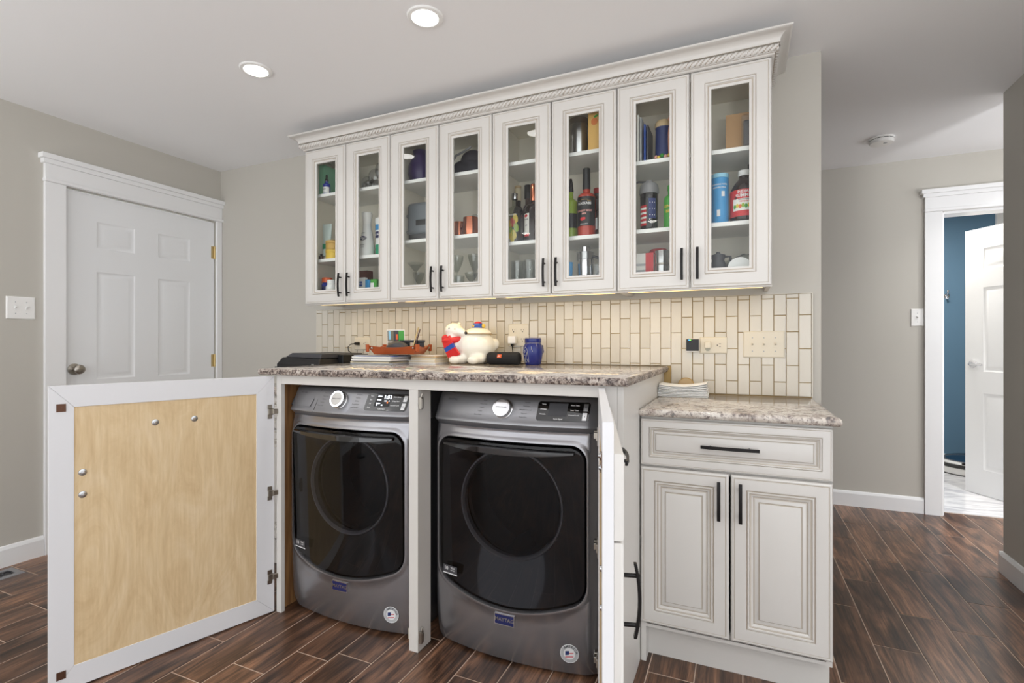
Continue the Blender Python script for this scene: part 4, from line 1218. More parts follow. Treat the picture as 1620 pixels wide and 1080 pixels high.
# loudspeaker lying on its side
sp = thing('bluetooth_speaker', 'black cylindrical cloth speaker with an orange logo badge', 'speaker', (-1.092, -.190, TZ))
part(sp, 'body', 'cloth_black', MB().lathe([(.022, -.088), (.029, -.086), (.0322, -.078), (.0322, .078), (.029, .086), (.022, .088)], 36).xf(Matrix.Translation((0, 0, .0325)) @ Matrix.Rotation(PI / 2, 4, 'Y')), 40)
for s_ in (-1, 1): part(sp, 'end_cap', 'rubber', MB().lathe([(0, s_ * .0865), (.0215, s_ * .0865), (.0215, s_ * .0885), (0, s_ * .0895)], 28).xf(Matrix.Translation((0, 0, .0325)) @ Matrix.Rotation(PI / 2, 4, 'Y')), 40)
bd_ = MB()
bd_.add([(x, -.0330 + .004 * max(0, abs(z - .0475)) * 10, z) for x, z in ((-.024, .036), (.0, .036), (.0, .053), (-.024, .053))], [(0, 1, 2, 3)], 'orange')
for q in range(len(bd_.v)):
    x, y, z = bd_.v[q]; dz = z - .0325; bd_.v[q] = (x, -math.sqrt(max(0, .0328 ** 2 - dz * dz)) - .0012, z)
tx = MB(); text_flat(tx, 'JBL', .010, (-.012, -.0335, .0445), 'print_white', (1, 0, 0), (0, .35, .94)); bd_.add(tx.v, tx.f, 'print_white')
tag(bd_.build('logo_badge', None, sp, merge=False), kind='stuff')
part(sp, 'hanging_loop', 'rubber', MB().tube([(-.086, .0, .02), (-.096, -.012, .007), (-.108, -.010, .0045), (-.106, .0, .0045), (-.096, .006, .008), (-.086, .008, .02)], .0032, 8), 60)

# blue stoneware mug
mg = thing('stoneware_mug', 'cobalt blue stoneware jug with a pale scratched face drawing', 'mug', (-.953, -.14, TZ))
prof = [(.036, 0), (.040, .003), (.046, .03), (.0505, .06), (.050, .085), (.043, .105), (.0405, .109), (.0425, .112), (.0425, .132), (.0405, .137), (.037, .137), (.036, .110), (0, .108)]
mug = part(mg, 'body', 'deep_blue', MB().lathe(prof, 36), 50)
for z in (.110, .134): part(mg, 'band', 'paper_grey', MB().lathe([(.0422, z - .001), (.0435, z), (.0422, z + .001)], 36, cap=False), 50)
def on_mug(a, z):
    r_ = .047
    for (r0, z0), (r1, z1) in zip(prof[:-1], prof[1:]):
        if z0 <= z <= z1 and z1 > z0: r_ = r0 + (r1 - r0) * (z - z0) / (z1 - z0); break
    return ((r_ + .0008) * math.sin(a), -(r_ + .0008) * math.cos(a), z)
for pts in ([(-.62, .012), (-.75, .05), (-.60, .082), (-.35, .09), (-.12, .078), (-.02, .05), (-.0, .014)], [(-.55, .068), (-.45, .076), (-.36, .068), (-.45, .060), (-.55, .068)], [(-.62, .020), (-.35, .042), (-.16, .064), (-.12, .058), (-.32, .034), (-.55, .012)],
            [(-.28, .028), (-.18, .032), (-.14, .022), (-.25, .016), (-.4, .012)], [(.30, .094), (.34, .08), (.42, .074), (.45, .066)], [(-.5, .052), (-.4, .048)]):
    part(mug, 'scratched_line', 'paper_grey', MB().tube([on_mug(a - .12, z) for a, z in pts], .0011, 5))
part(mg, 'handle', 'deep_blue', MB().tube([(.012, .048, .10), (.02, .078, .095), (.022, .085, .065), (.016, .074, .035), (.01, .046, .025)], .006, 10), 60)

# napkin stack and a small disc behind it
nk = thing('napkin_stack', 'stack of folded white napkins sagging on the lower worktop', 'napkins', (-.222, -.17, LZ), .0)
for i in range(8):
    mb = MB(); n_ = 16; vs = []
    for k in range(n_ + 1):
        u = -1 + 2 * k / n_; x = u * (.1035 - .0008 * i) + .001 * math.sin(i * 2.1)
        z0_ = .0062 * i * (1 + .0) + (.0125 * (i / 7) ** 1.5) * (u * u + .35 * u) * .9; z1_ = z0_ + .0054
        for y, z in ((-.06, z0_), (-.0645, (z0_ + z1_) / 2), (-.06, z1_), (.06, z1_), (.06, z0_)): vs.append((x, y - .0006 * math.sin(i * 1.7), z + .0006 if i else max(z, .0003)))
    mb.add(vs, [(5 * k + j, 5 * k + (j + 1) % 5, 5 * k + 5 + (j + 1) % 5, 5 * k + 5 + j) for k in range(n_) for j in range(5)] + [(0, 1, 2, 3, 4), tuple(5 * n_ + j for j in range(5))])
    part(nk, 'napkin', 'white', mb, 40)
ro = thing('wooden_coaster', 'small round tan coaster standing behind the napkins', 'coaster', (-.222, -.045, LZ))
part(ro, 'disc', 'tan', MB().lathe([(0, -.005), (.036, -.005), (.0375, 0), (.036, .005), (0, .005)], 28).xf(Matrix.Translation((0, 0, .0378)) @ Matrix.Rotation(PI / 2, 4, 'X')), 40)
part(ro, 'rim', 'gold', MB().tube([(.036 * math.cos(a), -.005, .0378 + .036 * math.sin(a)) for a in [2 * PI * i / 28 for i in range(28)]], .0016, 6, None, True), 60)

# ------------------------------------------------------------------ switches, sockets and plugs
def plate(p, w, h, mt, z=0, t_=.006):
    mb = MB().frame(-w / 2, w / 2, -h / 2, h / 2, [(0, 0), (0, -t_ * .4), (.002, -t_ * .8), (.005, -t_)], None, True); return mb.build('cover_plate', mt, p)
def toggles(p, xs, mt, vertical=True):
    for x in xs:
        tg = MB().box(x - .0048, x + .0048, -.0075, -.006, -.012, .012).build('slot', 'almond' if mt == 'almond' else 'white', p)
        MB().rings([[(x - .0035, -.0075, -.004), (x + .0035, -.0075, -.004), (x + .0035, -.0075, .007), (x - .0035, -.0075, .007)], [(x - .003, -.018, .004), (x + .003, -.018, .004), (x + .003, -.016, .009), (x - .003, -.016, .009)]], None, False, True).build('toggle', mt, p)
        for z in (-.03, .03): MB().lathe([(0, 0), (.0028, 0), (.0022, .0012), (0, .0014)], 10).xf(Matrix.Translation((x, -.0058, z)) @ Matrix.Rotation(PI / 2, 4, 'X')).build('screw', 'paper_grey', p)
def socket_face(p, x, z, rot=0, mt='almond'):
    M = Matrix.Translation((x, 0, z)) @ Matrix.Rotation(rot, 4, 'Y')
    f_ = MB().lathe([(0, .0005), (.0165, .0005), (.0165, .0015), (0, .0018)], 24).xf(Matrix.Translation((x, -.0058, z)) @ Matrix.Rotation(PI / 2, 4, 'X')).build('socket_face', mt, p, 40)
    for a, b, w_, h_ in ((-.0065, .004, .0022, .008), (.0065, .004, .0022, .0065), (0, -.007, .005, .005)):
        MB().box(a - w_ / 2, a + w_ / 2, -.0079, -.0074, b - h_ / 2, b + h_ / 2).xf(M).build('slot', 'black', f_)
WY = -.0125
s_ = thing('light_switch', 'almond triple toggle switch plate on the tiled backsplash', 'switch', (.1045, WY, 1.150)); plate(s_, .166, .118, 'almond'); toggles(s_, (-.046, 0, .046), 'almond')
s_ = thing('light_switch', 'white double toggle switch plate left of the entry door', 'switch', (XL, -1.140, 1.343), PI / 2); plate(s_, .120, .118, 'white_plastic'); toggles(s_, (-.023, .023), 'white_plastic')
s_ = thing('light_switch', 'white single toggle switch plate beside the bathroom door casing', 'switch', (1.117, YH, 1.333)); plate(s_, .072, .118, 'white_plastic'); toggles(s_, (0,), 'white_plastic')
o1 = thing('wall_socket', 'almond wall socket lying sideways beside the triple switch', 'socket', (-.1045, WY, 1.146)); plate(o1, .118, .076, 'almond'); socket_face(o1, .024, 0, PI / 2); socket_face(o1, -.024, 0, PI / 2)
o2 = thing('wall_socket', 'almond double wall socket behind the cylindrical speaker', 'socket', (-1.087, WY, 1.200)); plate(o2, .118, .122, 'almond')
for x in (-.026, .026):
    for z in (-.025, .025): socket_face(o2, x, z)
o3 = thing('wall_socket', 'almond wall socket above the printer with a black plug', 'socket', (-2.150, WY, 1.155)); plate(o3, .122, .078, 'almond'); socket_face(o3, .024, 0, PI / 2); socket_face(o3, -.026, 0, PI / 2)
# black two-pin plug and its lead to the printer
pg = thing('power_plug', 'black plug and lead in the left wall socket', 'plug', (-2.176, WY - .008, 1.155))
part(pg, 'plug_body', 'rubber', MB().rings([[(-.011, 0, -.009), (.011, 0, -.009), (.011, 0, .009), (-.011, 0, .009)], [(-.011, -.018, -.009), (.011, -.018, -.009), (.011, -.018, .009), (-.011, -.018, .009)], [(-.006, -.034, -.005), (.004, -.034, -.005), (.004, -.034, .005), (-.006, -.034, .005)]], None, True, True), None, .002)
part(pg, 'lead', 'rubber', MB().tube([(-.002, -.030, 0), (-.022, -.045, -.004), (-.040, -.048, -.022), (-.034, -.05, -.045), (.0, -.055, -.062), (.022, -.055, -.0655)], .0028, 8), 60)
# white charger block with black lead
ch = thing('charger', 'white charger block with a black lead below the double socket', 'charger', (-1.1135, WY - .008, 1.174))
part(ch, 'block', 'white_plastic', MB().box(-.022, .022, -.030, 0, -.020, .021), None, .004)
part(ch, 'cable_plug', 'rubber', MB().box(-.006, .006, -.022, -.010, -.034, -.0205), None, .002)
part(ch, 'lead', 'rubber', MB().tube([(0, -.016, -.034), (.003, -.018, -.06), (.012, -.026, -.10), (.06, -.05, -.1235), (.09, -.08, -.1235), (.085, -.12, -.1235), (.097, -.14, -.118), (.098, -.144, -.105)], .0024, 8), 60)
# smart plug device
sd_ = thing('smart_sensor', 'black faced smart device with tiny green and blue light plugged in sideways', 'device', (-.190, WY - .001, 1.146))
part(sd_, 'case', 'white_plastic', MB().box(-.034, .026, -.022, 0, -.031, .031), None, .006); part(sd_, 'front', 'black', MB().box(-.032, .024, -.026, -.0222, -.026, .029), None, .003)
part(sd_, 'green_light', 'led_green', MB().box(-.018, -.011, -.0268, -.0262, .022, .026)); part(sd_, 'blue_light', 'led_blue', MB().box(-.024, -.018, -.0268, -.0262, .022, .026))
wp = thing('night_light', 'small almond plug-in light in the sideways socket', 'plug', (-.1285, WY - .0085, 1.147))
part(wp, 'body', 'almond', MB().box(-.013, .013, -.024, 0, -.015, .016), None, .004); part(wp, 'lens', 'tumbler', MB().rings([[(-.011, -.012, -.0155), (.011, -.012, -.0155), (.011, -.001, -.0155), (-.011, -.001, -.0155)], [(-.006, -.010, -.028), (.006, -.010, -.028), (.006, -.002, -.028), (-.006, -.002, -.028)]], None, True, True))

# ------------------------------------------------------------------ smoke alarm, floor register, bathroom things
sa = thing('smoke_alarm', 'round white smoke alarm on the hall ceiling', 'alarm', (.805, 1.235, ZC))
part(sa, 'body', 'white_plastic', MB().lathe([(0, -.036), (.04, -.0355), (.060, -.032), (.064, -.024), (.064, -.014), (.061, -.012), (.061, -.010), (.066, -.009), (.067, 0), (0, 0)], 40), 40)
for i in range(12):
    a0 = 2 * PI * i / 12
    MB().add([(r_ * math.cos(a0 + da), r_ * math.sin(a0 + da), z) for z in (-.0118, -.0098) for da, r_ in ((0, .0622), (.13, .0622), (.26, .0622), (.39, .0622))], [(k, k + 1, k + 5, k + 4) for k in range(3)]).build('vent_slot', 'black', sa)
part(sa, 'test_button', 'paper_grey', MB().lathe([(0, -.0375), (.010, -.0372), (.011, -.035), (0, -.035)], 16, .015, -.02), 40)
rg = thing('floor_register', 'pewter scrollwork floor heating register beside the left wall', 'vent', (-3.352, -1.345, .0009))
part(rg, 'flange', 'mid_grey', MB().frame(-.065, .065, -.15, .15, [(0, 0), (.004, .004), (.026, .005), (.028, .001)]).warp(lambda x, y, z: (x, z, y)), None)
part(rg, 'throat', 'black', MB().box(-.038, .038, -.123, .123, .0002, .001))
for i in range(7):
    y_ = -.105 + .035 * i
    part(rg, 'scroll', 'dark_grey', MB().tube([(.030 * math.cos(a) * (1 - a / 9), y_ + .016 * math.sin(a), .0035) for a in [.45 * k for k in range(12)]], .0022, 5))
hk = thing('robe_hook', 'chrome double robe hook on the blue bathroom wall', 'hook', (1.828, YB2, 1.612))
part(hk, 'backplate', 'chrome', MB().lathe([(0, 0), (.024, 0), (.022, .006), (0, .009)], 24).xf(Matrix.Rotation(PI / 2, 4, 'X')), 40)
part(hk, 'upper_hook', 'chrome', MB().tube([(0, -.006, .0), (0, -.03, .012), (0, -.045, .035), (0, -.042, .05)], [.008, .007, .007, .010], 10), 60); part(hk, 'lower_hook', 'chrome', MB().tube([(0, -.006, -.008), (0, -.03, -.03), (0, -.045, -.025), (0, -.05, -.008)], [.007, .006, .006, .009], 10), 60)
fs_ = thing('floor_appliance', 'low round white appliance with black band and glossy top on bathroom floor', 'appliance', (1.93, 3.28, .005))
part(fs_, 'base', 'white_plastic', MB().lathe([(.24, .004), (.262, .010), (.270, .05), (.268, .062)], 48, cap=True), 40); part(fs_, 'foot_ring', 'black', MB().lathe([(.245, 0), (.258, .0), (.258, .006), (.245, .006)], 48, cap=False))
part(fs_, 'band', 'gloss_black', MB().lathe([(.266, .062), (.272, .068), (.270, .090), (.262, .094)], 48, cap=False), 40)
tp_ = part(fs_, 'top_shell', 'white_plastic', MB().lathe([(.262, .094), (.266, .100), (.250, .112), (.21, .118), (.20, .116)], 48, cap=False), 40)
part(fs_, 'glossy_lid', 'smoke_glass', MB().lathe([(.235, .1145), (.20, .135), (.12, .152), (0, .158)], 40), 60); part(fs_, 'inner_bowl', 'sky', MB().lathe([(.232, .112), (.19, .118), (0, .120)], 40), 40)
part(fs_, 'latch', 'black', MB().box(-.16, -.10, -.226, -.212, .104, .118))

# ------------------------------------------------------------------ things inside the wall cabinets
ZB = UZ0 + .0365
def sh(c, k): return SHELF[c][k] + .0093
def lathe_thing(name, label, cat, loc, parts, group=None, rz=0, seg=28):
    r = thing(name, label, cat, loc, rz, group); first = None
    for nm, mt, prof in parts:
        cap = not (len(prof) and prof[0] == 'open'); pr = prof[1:] if not cap else prof
        MB().lathe(pr, seg, cap=cap).build(nm, mt, r, 45)
    return r
def band(R, z0, z1, a0=-PI, a1=PI, n=24):
    mb = MB(); vs = [((R) * math.sin(a0 + (a1 - a0) * i / n), -R * math.cos(a0 + (a1 - a0) * i / n), z) for z in (z0, z1) for i in range(n + 1)]
    mb.add(vs, [(i, i + 1, n + 2 + i, n + 1 + i) for i in range(n)]); return mb
def label_on(p, R, z0, z1, mt, words=(), a0=-1.5, a1=1.5, ang=0.0):
    lb = band(R, z0, z1, a0, a1); lb = lb.build('label', mt, p, 60)
    if words:
        tx = MB()
        for w_, s_, z, c_ in words: text_wrap(tx, w_, s_, R + .0006, z, c_, ang)
        tag(tx.build('label_print', None, lb, merge=False), kind='stuff')
    return lb
def carton(name, label, mt, x0, x1, y0, y1, z, h, rz=0, faces=(), cat='box', words=()):
    r = thing(name, label, cat, ((x0 + x1) / 2, (y0 + y1) / 2, z), rz)
    w, d = (x1 - x0) / 2, (y1 - y0) / 2
    MB().box(-w, w, -d, d, 0, h).build('carton', mt, r, None, .0012)
    for i, (a, b, c_, e, m_) in enumerate(faces): MB().box(-w + 2 * w * a, -w + 2 * w * b, -d - .0008 - .0002 * i, -d - .0001, h * c_, h * e).build('printed_patch', m_, r)
    if words:
        tx = MB()
        for t_, s_, u, v, m_ in words: text_flat(tx, t_, s_, (-w + 2 * w * u, -d - .0022, h * v), m_)
        tag(tx.build('print', None, r, merge=False), kind='stuff')
    return r
BOT = lambda R, H, sh_, rn, n=0: [(R * .8, 0), (R * .97, .003), (R, .008), (R, sh_)] + [(rn + (R - rn) * math.cos(a) ** .9, sh_ + (H - sh_) * .45 * math.sin(a)) for a in (.4, .8, 1.2)] + [(rn, sh_ + (H - sh_) * .5), (rn, H)]
CAPP = lambda r, z0, z1: [(r * .96, z0), (r, z0 + .001), (r, z1 - .002), (r * .9, z1)]

# --- first cabinet
z = sh(0, 1)
carton('green_box', 'pale green box at the left on the top shelf of the leftmost cabinet', 'mint', -2.302, -2.262, -.22, -.05, z, .190)
d_ = lathe_thing('dropper_bottle', 'small blue dropper bottle with white label on the top left shelf', 'bottle', (-2.238, -.225, z), [('body', 'cobalt', BOT(.0215, .085, .062, .009)), ('cap', 'black', CAPP(.0105, .084, .098)), ('rubber_bulb', 'black', [(.006, .098), (.0065, .112), (.005, .124), (0, .127)])])
label_on(d_, .0218, .012, .048, 'white', (('SERUM', .007, .034, 'navy'),))
carton('white_carton', 'tall white carton behind the blue dropper bottle', 'paper', -2.262, -2.19, -.13, -.06, z, .185)
carton('white_carton', 'narrow white carton right of the blue dropper bottle', 'white', -2.183, -2.15, -.19, -.10, z, .17)
z = sh(0, 0)
t_ = thing('lotion_tube', 'pale squeeze tube standing on its cap left of yellow tins', 'tube', (-2.268, -.19, z))
part(t_, 'cap', 'white', MB().lathe(CAPP(.020, 0, .028), 24), 45)
tb = MB(); rr_ = []
for i in range(8):
    u = i / 7; a_, b_ = .026 + .010 * u, .026 * (1 - u) + .002; rr_.append([(a_ * math.cos(2 * PI * k / 24), b_ * math.sin(2 * PI * k / 24), .028 + .195 * u) for k in range(24)])
tb.rings(rr_, None, True, True); part(t_, 'tube_body', 'tube_pale', tb, 50)
part(t_, 'tube_print', 'teal_green', MB().box(-.014, .014, -.0235, -.020, .07, .10))
for i, (m_, lb) in enumerate((('yellow', 'lower yellow round tin on the middle left shelf'), ('gold', 'golden tin stacked on the yellow tin, middle left shelf'))):
    lathe_thing('round_tin', lb, 'tin', (-2.200, -.205, z + .0555 * i), [('tin_body', m_, [(.046, 0), (.0475, .002), (.0475, .038), (.046, .040)]), ('tin_lid', m_, [(.0485, .040), (.049, .041), (.049, .054), (.047, .0552)])])
lathe_thing('brown_vial', 'tiny brown bottle at the foot of the squeeze tube', 'bottle', (-2.262, -.245, z), [('body', 'brown', [(.012, 0), (.013, .002), (.013, .018), (.006, .024)]), ('cap', 'black', CAPP(.007, .024, .034))])
z = ZB
b_ = lathe_thing('vitamin_bottle', 'navy vitamin bottle with orange cap on the bottom left shelf', 'bottle', (-2.254, -.205, z), [('body', 'cobalt', [(.030, 0), (.032, .003), (.032, .085), (.026, .098)]), ('cap', 'orange', CAPP(.031, .098, .128))]); label_on(b_, .0324, .018, .075, 'navy', (('VITAMIN', .010, .05, 'print_white'),))
b_ = lathe_thing('pill_bottle', 'white pill bottle with blue print in front of orange caps', 'bottle', (-2.188, -.238, z), [('body', 'white', [(.030, 0), (.0325, .003), (.0325, .066), (.024, .082)]), ('cap', 'white', CAPP(.026, .082, .108))]); label_on(b_, .0328, .012, .055, 'paper', (('ALEVE', .012, .034, 'blue'),))
lathe_thing('vitamin_bottle', 'brown bottle with orange cap behind the white pill bottle', 'bottle', (-2.178, -.13, z), [('body', 'brown', [(.030, 0), (.032, .003), (.032, .10), (.026, .112)]), ('cap', 'orange', CAPP(.031, .112, .142))])
z = sh(0, 1)
bg = MB()
for c_, r_ in (((0, 0, .04), (.075, .05, .042)), ((.03, -.01, .09), (.045, .035, .05)), ((-.04, .01, .07), (.04, .04, .04)), ((.045, 0, .13), (.02, .02, .045))): bg.sphere(c_, r_, 16, 10)
bg.v = [(x, y, max(z_, .001)) for x, y, z_ in bg.v]
bg = bg.build('clear_bag', 'wrap', None, 60); bg.location = (-1.965, -.145, z); tag(bg, 'crumpled clear plastic bag on the top shelf above the spray bottle', 'bag')
z = sh(0, 0)
b_ = lathe_thing('spray_bottle', 'white tapering cleaner bottle with an oval navy logo', 'bottle', (-1.962, -.195, z), [('body', 'white', [(.044, 0), (.046, .004), (.042, .06), (.034, .12), (.026, .165), (.0225, .19)]), ('neck_sleeve', 'white_plastic', [(.0225, .19), (.024, .20), (.030, .24), (.031, .252), (.028, .258)])])
ov = MB(); n_ = 24
ov.add([(.0405 * math.sin(.62 * math.cos(2 * PI * i / n_)), -.0415 * math.cos(.62 * math.cos(2 * PI * i / n_)) + .0078 * math.sin(2 * PI * i / n_) * .2 + .0015, .105 + .012 * math.sin(2 * PI * i / n_)) for i in range(n_)], [tuple(range(n_))], 'navy')
text_wrap(ov, 'CLOROX', .0125, .0422, .105, 'print_white'); tag(ov.build('logo', None, b_, merge=False), kind='stuff')
tx = MB()
for i, (w_, s_) in enumerate((('FABRIC', .008), ('sanitizer', .009), ('& cleaner', .007))): text_wrap(tx, w_, s_, .0365 if i == 0 else .0448, .135 if i == 0 else .078 - .012 * i, 'mid_grey')
tag(tx.build('label_print', None, b_, merge=False), kind='stuff')
MB().lathe([(.0428, .022), (.0432, .040), (.0428, .048)], 28, cap=False).build('yellow_stripe', 'paper_cream', b_, 60)
b_ = lathe_thing('wipes_canister', 'white canister with blue logo and green band beside the cleaner bottle', 'canister', (-1.878, -.170, z), [('body', 'white', [(.034, 0), (.035, .002), (.035, .195)]), ('lid', 'white', CAPP(.036, .195, .222))])
for z0_, z1_, m_ in ((.010, .068, 'teal_green'), (.150, .182, 'sky')): MB().lathe([(.0353, z0_), (.0353, z1_)], 28, cap=False).build('colour_band', m_, b_, 60)
label_on(b_, .0357, .105, .142, 'navy', (('CLOROX', .013, .124, 'print_white'),), -.9, .9)
b_ = lathe_thing('spray_can', 'dark can with red and blue label behind the cleaner bottle', 'bottle', (-2.036, -.105, z), [('body', 'black', [(.026, 0), (.027, .002), (.027, .13), (.020, .145)]), ('cap', 'black', CAPP(.020, .145, .175))]); label_on(b_, .0273, .02, .06, 'red'); label_on(b_, .0273, .06, .10, 'blue')
z = ZB
carton('dark_red_box', 'dark red box at the back of the bottom shelf', 'maroon', -2.085, -2.005, -.14, -.09, z, .168)
carton('medicine_box', 'small white and red medicine box on the bottom shelf', 'white', -2.006, -1.946, -.235, -.21, z, .112, 0, ((0, 1, 0, .34, 'red'), (.08, .7, .55, .8, 'blue')), 'box', (('MUCUS', .012, .45, .68, 'print_white'),))
carton('medicine_box', 'small blue and white medicine box right of the red one', 'sky', -1.942, -1.912, -.235, -.215, z, .098, 0, ((0, 1, .1, .4, 'white'),))
carton('medicine_box', 'small green and white medicine box leaning at the cabinet stile', 'green', -1.905, -1.862, -.235, -.215, z, .098, .0, ((0, .55, .25, .8, 'white'), (0, 1, 0, .12, 'white')))

# --- second cabinet
def goblet(name, label, loc, bowl, stem, R, mt='tumbler', foot=.032, group=None, cat='glass'):
    r = thing(name, label, cat, loc, 0, group)
    MB().lathe([(0, 0), (foot, .0005), (foot, .002), (.006, .006), (.0035, .02), (.0035, stem - .01), (.007, stem)], 24).build('stem', mt, r, 50)
    pr = [(.004, stem)] + [(R * math.sin(min(1, u) * PI / 2) if bowl > 0 else R * u, stem + abs(bowl) * u) for u in (.15, .35, .6, .8, 1.0)]
    MB().lathe(pr + [(pr[-1][0] - .0015, pr[-1][1])] + [(a * .95, b + .002) for a, b in reversed(pr[1:-1])], 24, cap=False).build('bowl', mt, r, 50)
    return r
z = sh(1, 1)
lathe_thing('purple_vase', 'dark purple vase on the top shelf behind the lamp reflection', 'vase', (-1.622, -.15, z), [('body', 'purple', [(.045, 0), (.055, .004), (.070, .06), (.068, .11), (.05, .15), (.042, .17), (.046, .19)])])
bgm = MB()
for c_, r_ in (((0, 0, .055), (.085, .05, .055)), ((.02, 0, .10), (.065, .04, .05)), ((-.05, 0, .05), (.04, .045, .05))): bgm.sphere(c_, r_, 20, 12)
bgm.v = [(x, y, max(z_, .001)) for x, y, z_ in bgm.v]
hb_ = thing('handbag', 'dark slouched bag with a rope handle on the top shelf', 'bag', (-1.318, -.15, z))
part(hb_, 'bag_body', 'bag', bgm, 60); part(hb_, 'bag_handle', 'mid_grey', MB().tube([(-.085, -.035, .03), (-.08, -.045, .08), (-.05, -.05, .115), (0, -.05, .13), (.04, -.046, .15)], .006, 8), 60)
z = sh(1, 0)
ap = thing('sandwich_maker', 'grey kitchen appliance standing on its edge beside copper mugs', 'appliance', (-1.608, -.175, z))
part(ap, 'housing', 'appliance_grey', MB().box(-.062, .085, -.045, .045, .040, .215), 50, .022)
part(ap, 'latch_window', 'black', MB().box(.000, .062, -.0475, -.0452, .085, .115), None, .004); part(ap, 'handle_loop', 'mid_grey', MB().tube([(-.060, 0, .16), (-.095, 0, .15), (-.105, 0, .11), (-.095, 0, .065), (-.060, 0, .055)], .010, 10), 60)
part(ap, 'base', 'dark_grey', MB().box(-.05, .08, -.04, .04, 0, .040), None, .004)
def copper_mug(lb, x, y, rz):
    r = lathe_thing('copper_mug', lb, 'mug', (x, y, z), [('body', 'copper', ['open', (0, .0), (.036, 0), (.043, .006), (.045, .04), (.041, .085), (.040, .098), (.038, .098), (.039, .085), (.042, .04), (.038, .008), (0, .006)])], 'copper mugs', rz)
    MB().tube([(.040, 0, .085), (.062, 0, .082), (.072, 0, .055), (.062, 0, .025), (.042, 0, .018)], .004, 8).build('handle', 'copper', r, 60)
copper_mug('copper mug half hidden by the door stile, handle toward its neighbour', -1.388, -.13, -.9); copper_mug('copper mug in full view right of the other copper mug', -1.278, -.20, .9)
for i, (x, y, h_) in enumerate(((-1.205, -.10, .15), (-1.30, -.075, .14))):
    lathe_thing('tumbler', ('tall clear tumbler behind the right copper mug', 'clear tumbler behind the left copper mug')[i], 'glass', (x, y, z), [('wall', 'tumbler', ['open', (0, 0), (.03, 0), (.036, h_), (.0345, h_), (.029, .006), (0, .006)])])
z = ZB
goblet('martini_glass', 'martini glass on the bottom shelf under the grey appliance', (-1.637, -.18, z), -.055, .125, .046)
goblet('balloon_glass', 'round wine glass left of the martini glass', (-1.672, -.10, z), .075, .065, .034)
for i, (x, y, h_, R_, lb) in enumerate(((-1.372, -.185, .10, .037, 'tall wine glass at the left of the bottom shelf below the mugs'), (-1.288, -.14, .11, .036, 'tall wine glass in the middle below the copper mugs'), (-1.262, -.225, .055, .034, 'short stemmed glass in front at the right below the copper mugs'))):
    goblet('wine_glass', lb, (x, y, z), h_, .10 if h_ > .08 else .045, R_, group='wine glasses')
lathe_thing('tumbler', 'clear tumbler between the wine glasses on the bottom shelf', 'glass', (-1.33, -.24, z), [('wall', 'tumbler', ['open', (0, 0), (.028, 0), (.032, .085), (.0305, .085), (.027, .006), (0, .006)])])

# --- third cabinet
z = sh(2, 0)
b_ = lathe_thing('fruit_bottle', 'clear liquor bottle with sliced yellow fruit painted on it', 'bottle', (-1.026, -.205, z), [('glass_body', 'clear_bottle', BOT(.041, .225, .150, .0135)), ('cap', 'steel', CAPP(.016, .222, .252))])
for i, (a, zz, m_) in enumerate(((-.5, .04, 'fruit_yellow'), (-.1, .055, 'lime'), (.3, .04, 'fruit_yellow'), (.6, .075, 'lime'), (-.3, .09, 'fruit_yellow'), (.15, .10, 'fruit_red'), (.5, .12, 'fruit_yellow'), (-.7, .075, 'fruit_red'), (.05, .025, 'fruit_yellow'))):
    MB().add([(.0395 * math.sin(a + .33 * math.cos(q) * .8 - .2 * math.sin(q)), -.0395 * math.cos(a + .33 * math.cos(q) * .8 - .2 * math.sin(q)), zz + .009 * math.cos(q) + .022 * math.sin(q)) for q in [2 * PI * k / 14 for k in range(14)]], [tuple(range(14))]).build('fruit_slice', m_, b_)
label_on(b_, .0416, .128, .146, 'clear_bottle', (('ABSOLUT', .012, .137, 'print_white'),), -.2, .2)
b_ = lathe_thing('liqueur_bottle', 'dark brown liqueur bottle with copper foil neck and white label', 'bottle', (-.946, -.150, z), [('body', 'dark_bottle', BOT(.048, .255, .165, .015)), ('foil', 'copper', [(.0155, .22), (.0165, .225), (.016, .30), (.014, .305)])])
label_on(b_, .0484, .035, .150, 'paper', (('BITTER', .008, .12, 'print_grey'), ('1895', .008, .09, 'print_grey')), -.85, -.10, -.48); label_on(b_, .0486, .035, .048, 'red', (), -.85, -.10)
MB().add([(.0495 * math.sin(-.5 + .22 * math.cos(q)), -.0495 * math.cos(-.5 + .22 * math.cos(q)), .138 + .007 * math.sin(q)) for q in [2 * PI * k / 12 for k in range(12)]], [tuple(range(12))]).build('seal', 'red', b_)
lathe_thing('liquor_bottle', 'dark bottle with a black cap behind the liqueur bottle', 'bottle', (-1.002, -.085, z), [('body', 'brown', BOT(.027, .265, .18, .014)), ('cap', 'black', CAPP(.0195, .255, .325))])
lathe_thing('liquor_bottle', 'dark bottle with a cream cap behind the fruit bottle', 'bottle', (-1.058, -.085, z), [('body', 'dark_bottle', BOT(.027, .26, .18, .014)), ('cap', 'paper_cream', CAPP(.0165, .25, .315)), ('cap_top', 'tan', CAPP(.0170, .315, .328))])
z = ZB
for i, x in enumerate((-1.012, -.945)):
    lathe_thing('cut_tumbler', ('left cut-glass tumbler on the bottom shelf below the liquor', 'right cut-glass tumbler on the bottom shelf below the liquor')[i], 'glass', (x, -.205, z),
                [('wall', 'tumbler', ['open', (0, 0), (.026, 0), (.029, .01), (.030, .05), (.0275, .056), (.031, .064), (.033, .145), (.0315, .145), (.029, .066), (.026, .012), (0, .010)])], 'cut-glass tumblers', seg=12)
z = sh(2, 1)
lathe_thing('steel_canister', 'tall brushed steel canister on the top shelf beside the bamboo box', 'canister', (-.708, -.155, z), [('body', 'steel', [(.044, 0), (.046, .003), (.046, .165)]), ('lid', 'nickel', CAPP(.047, .165, .195))])
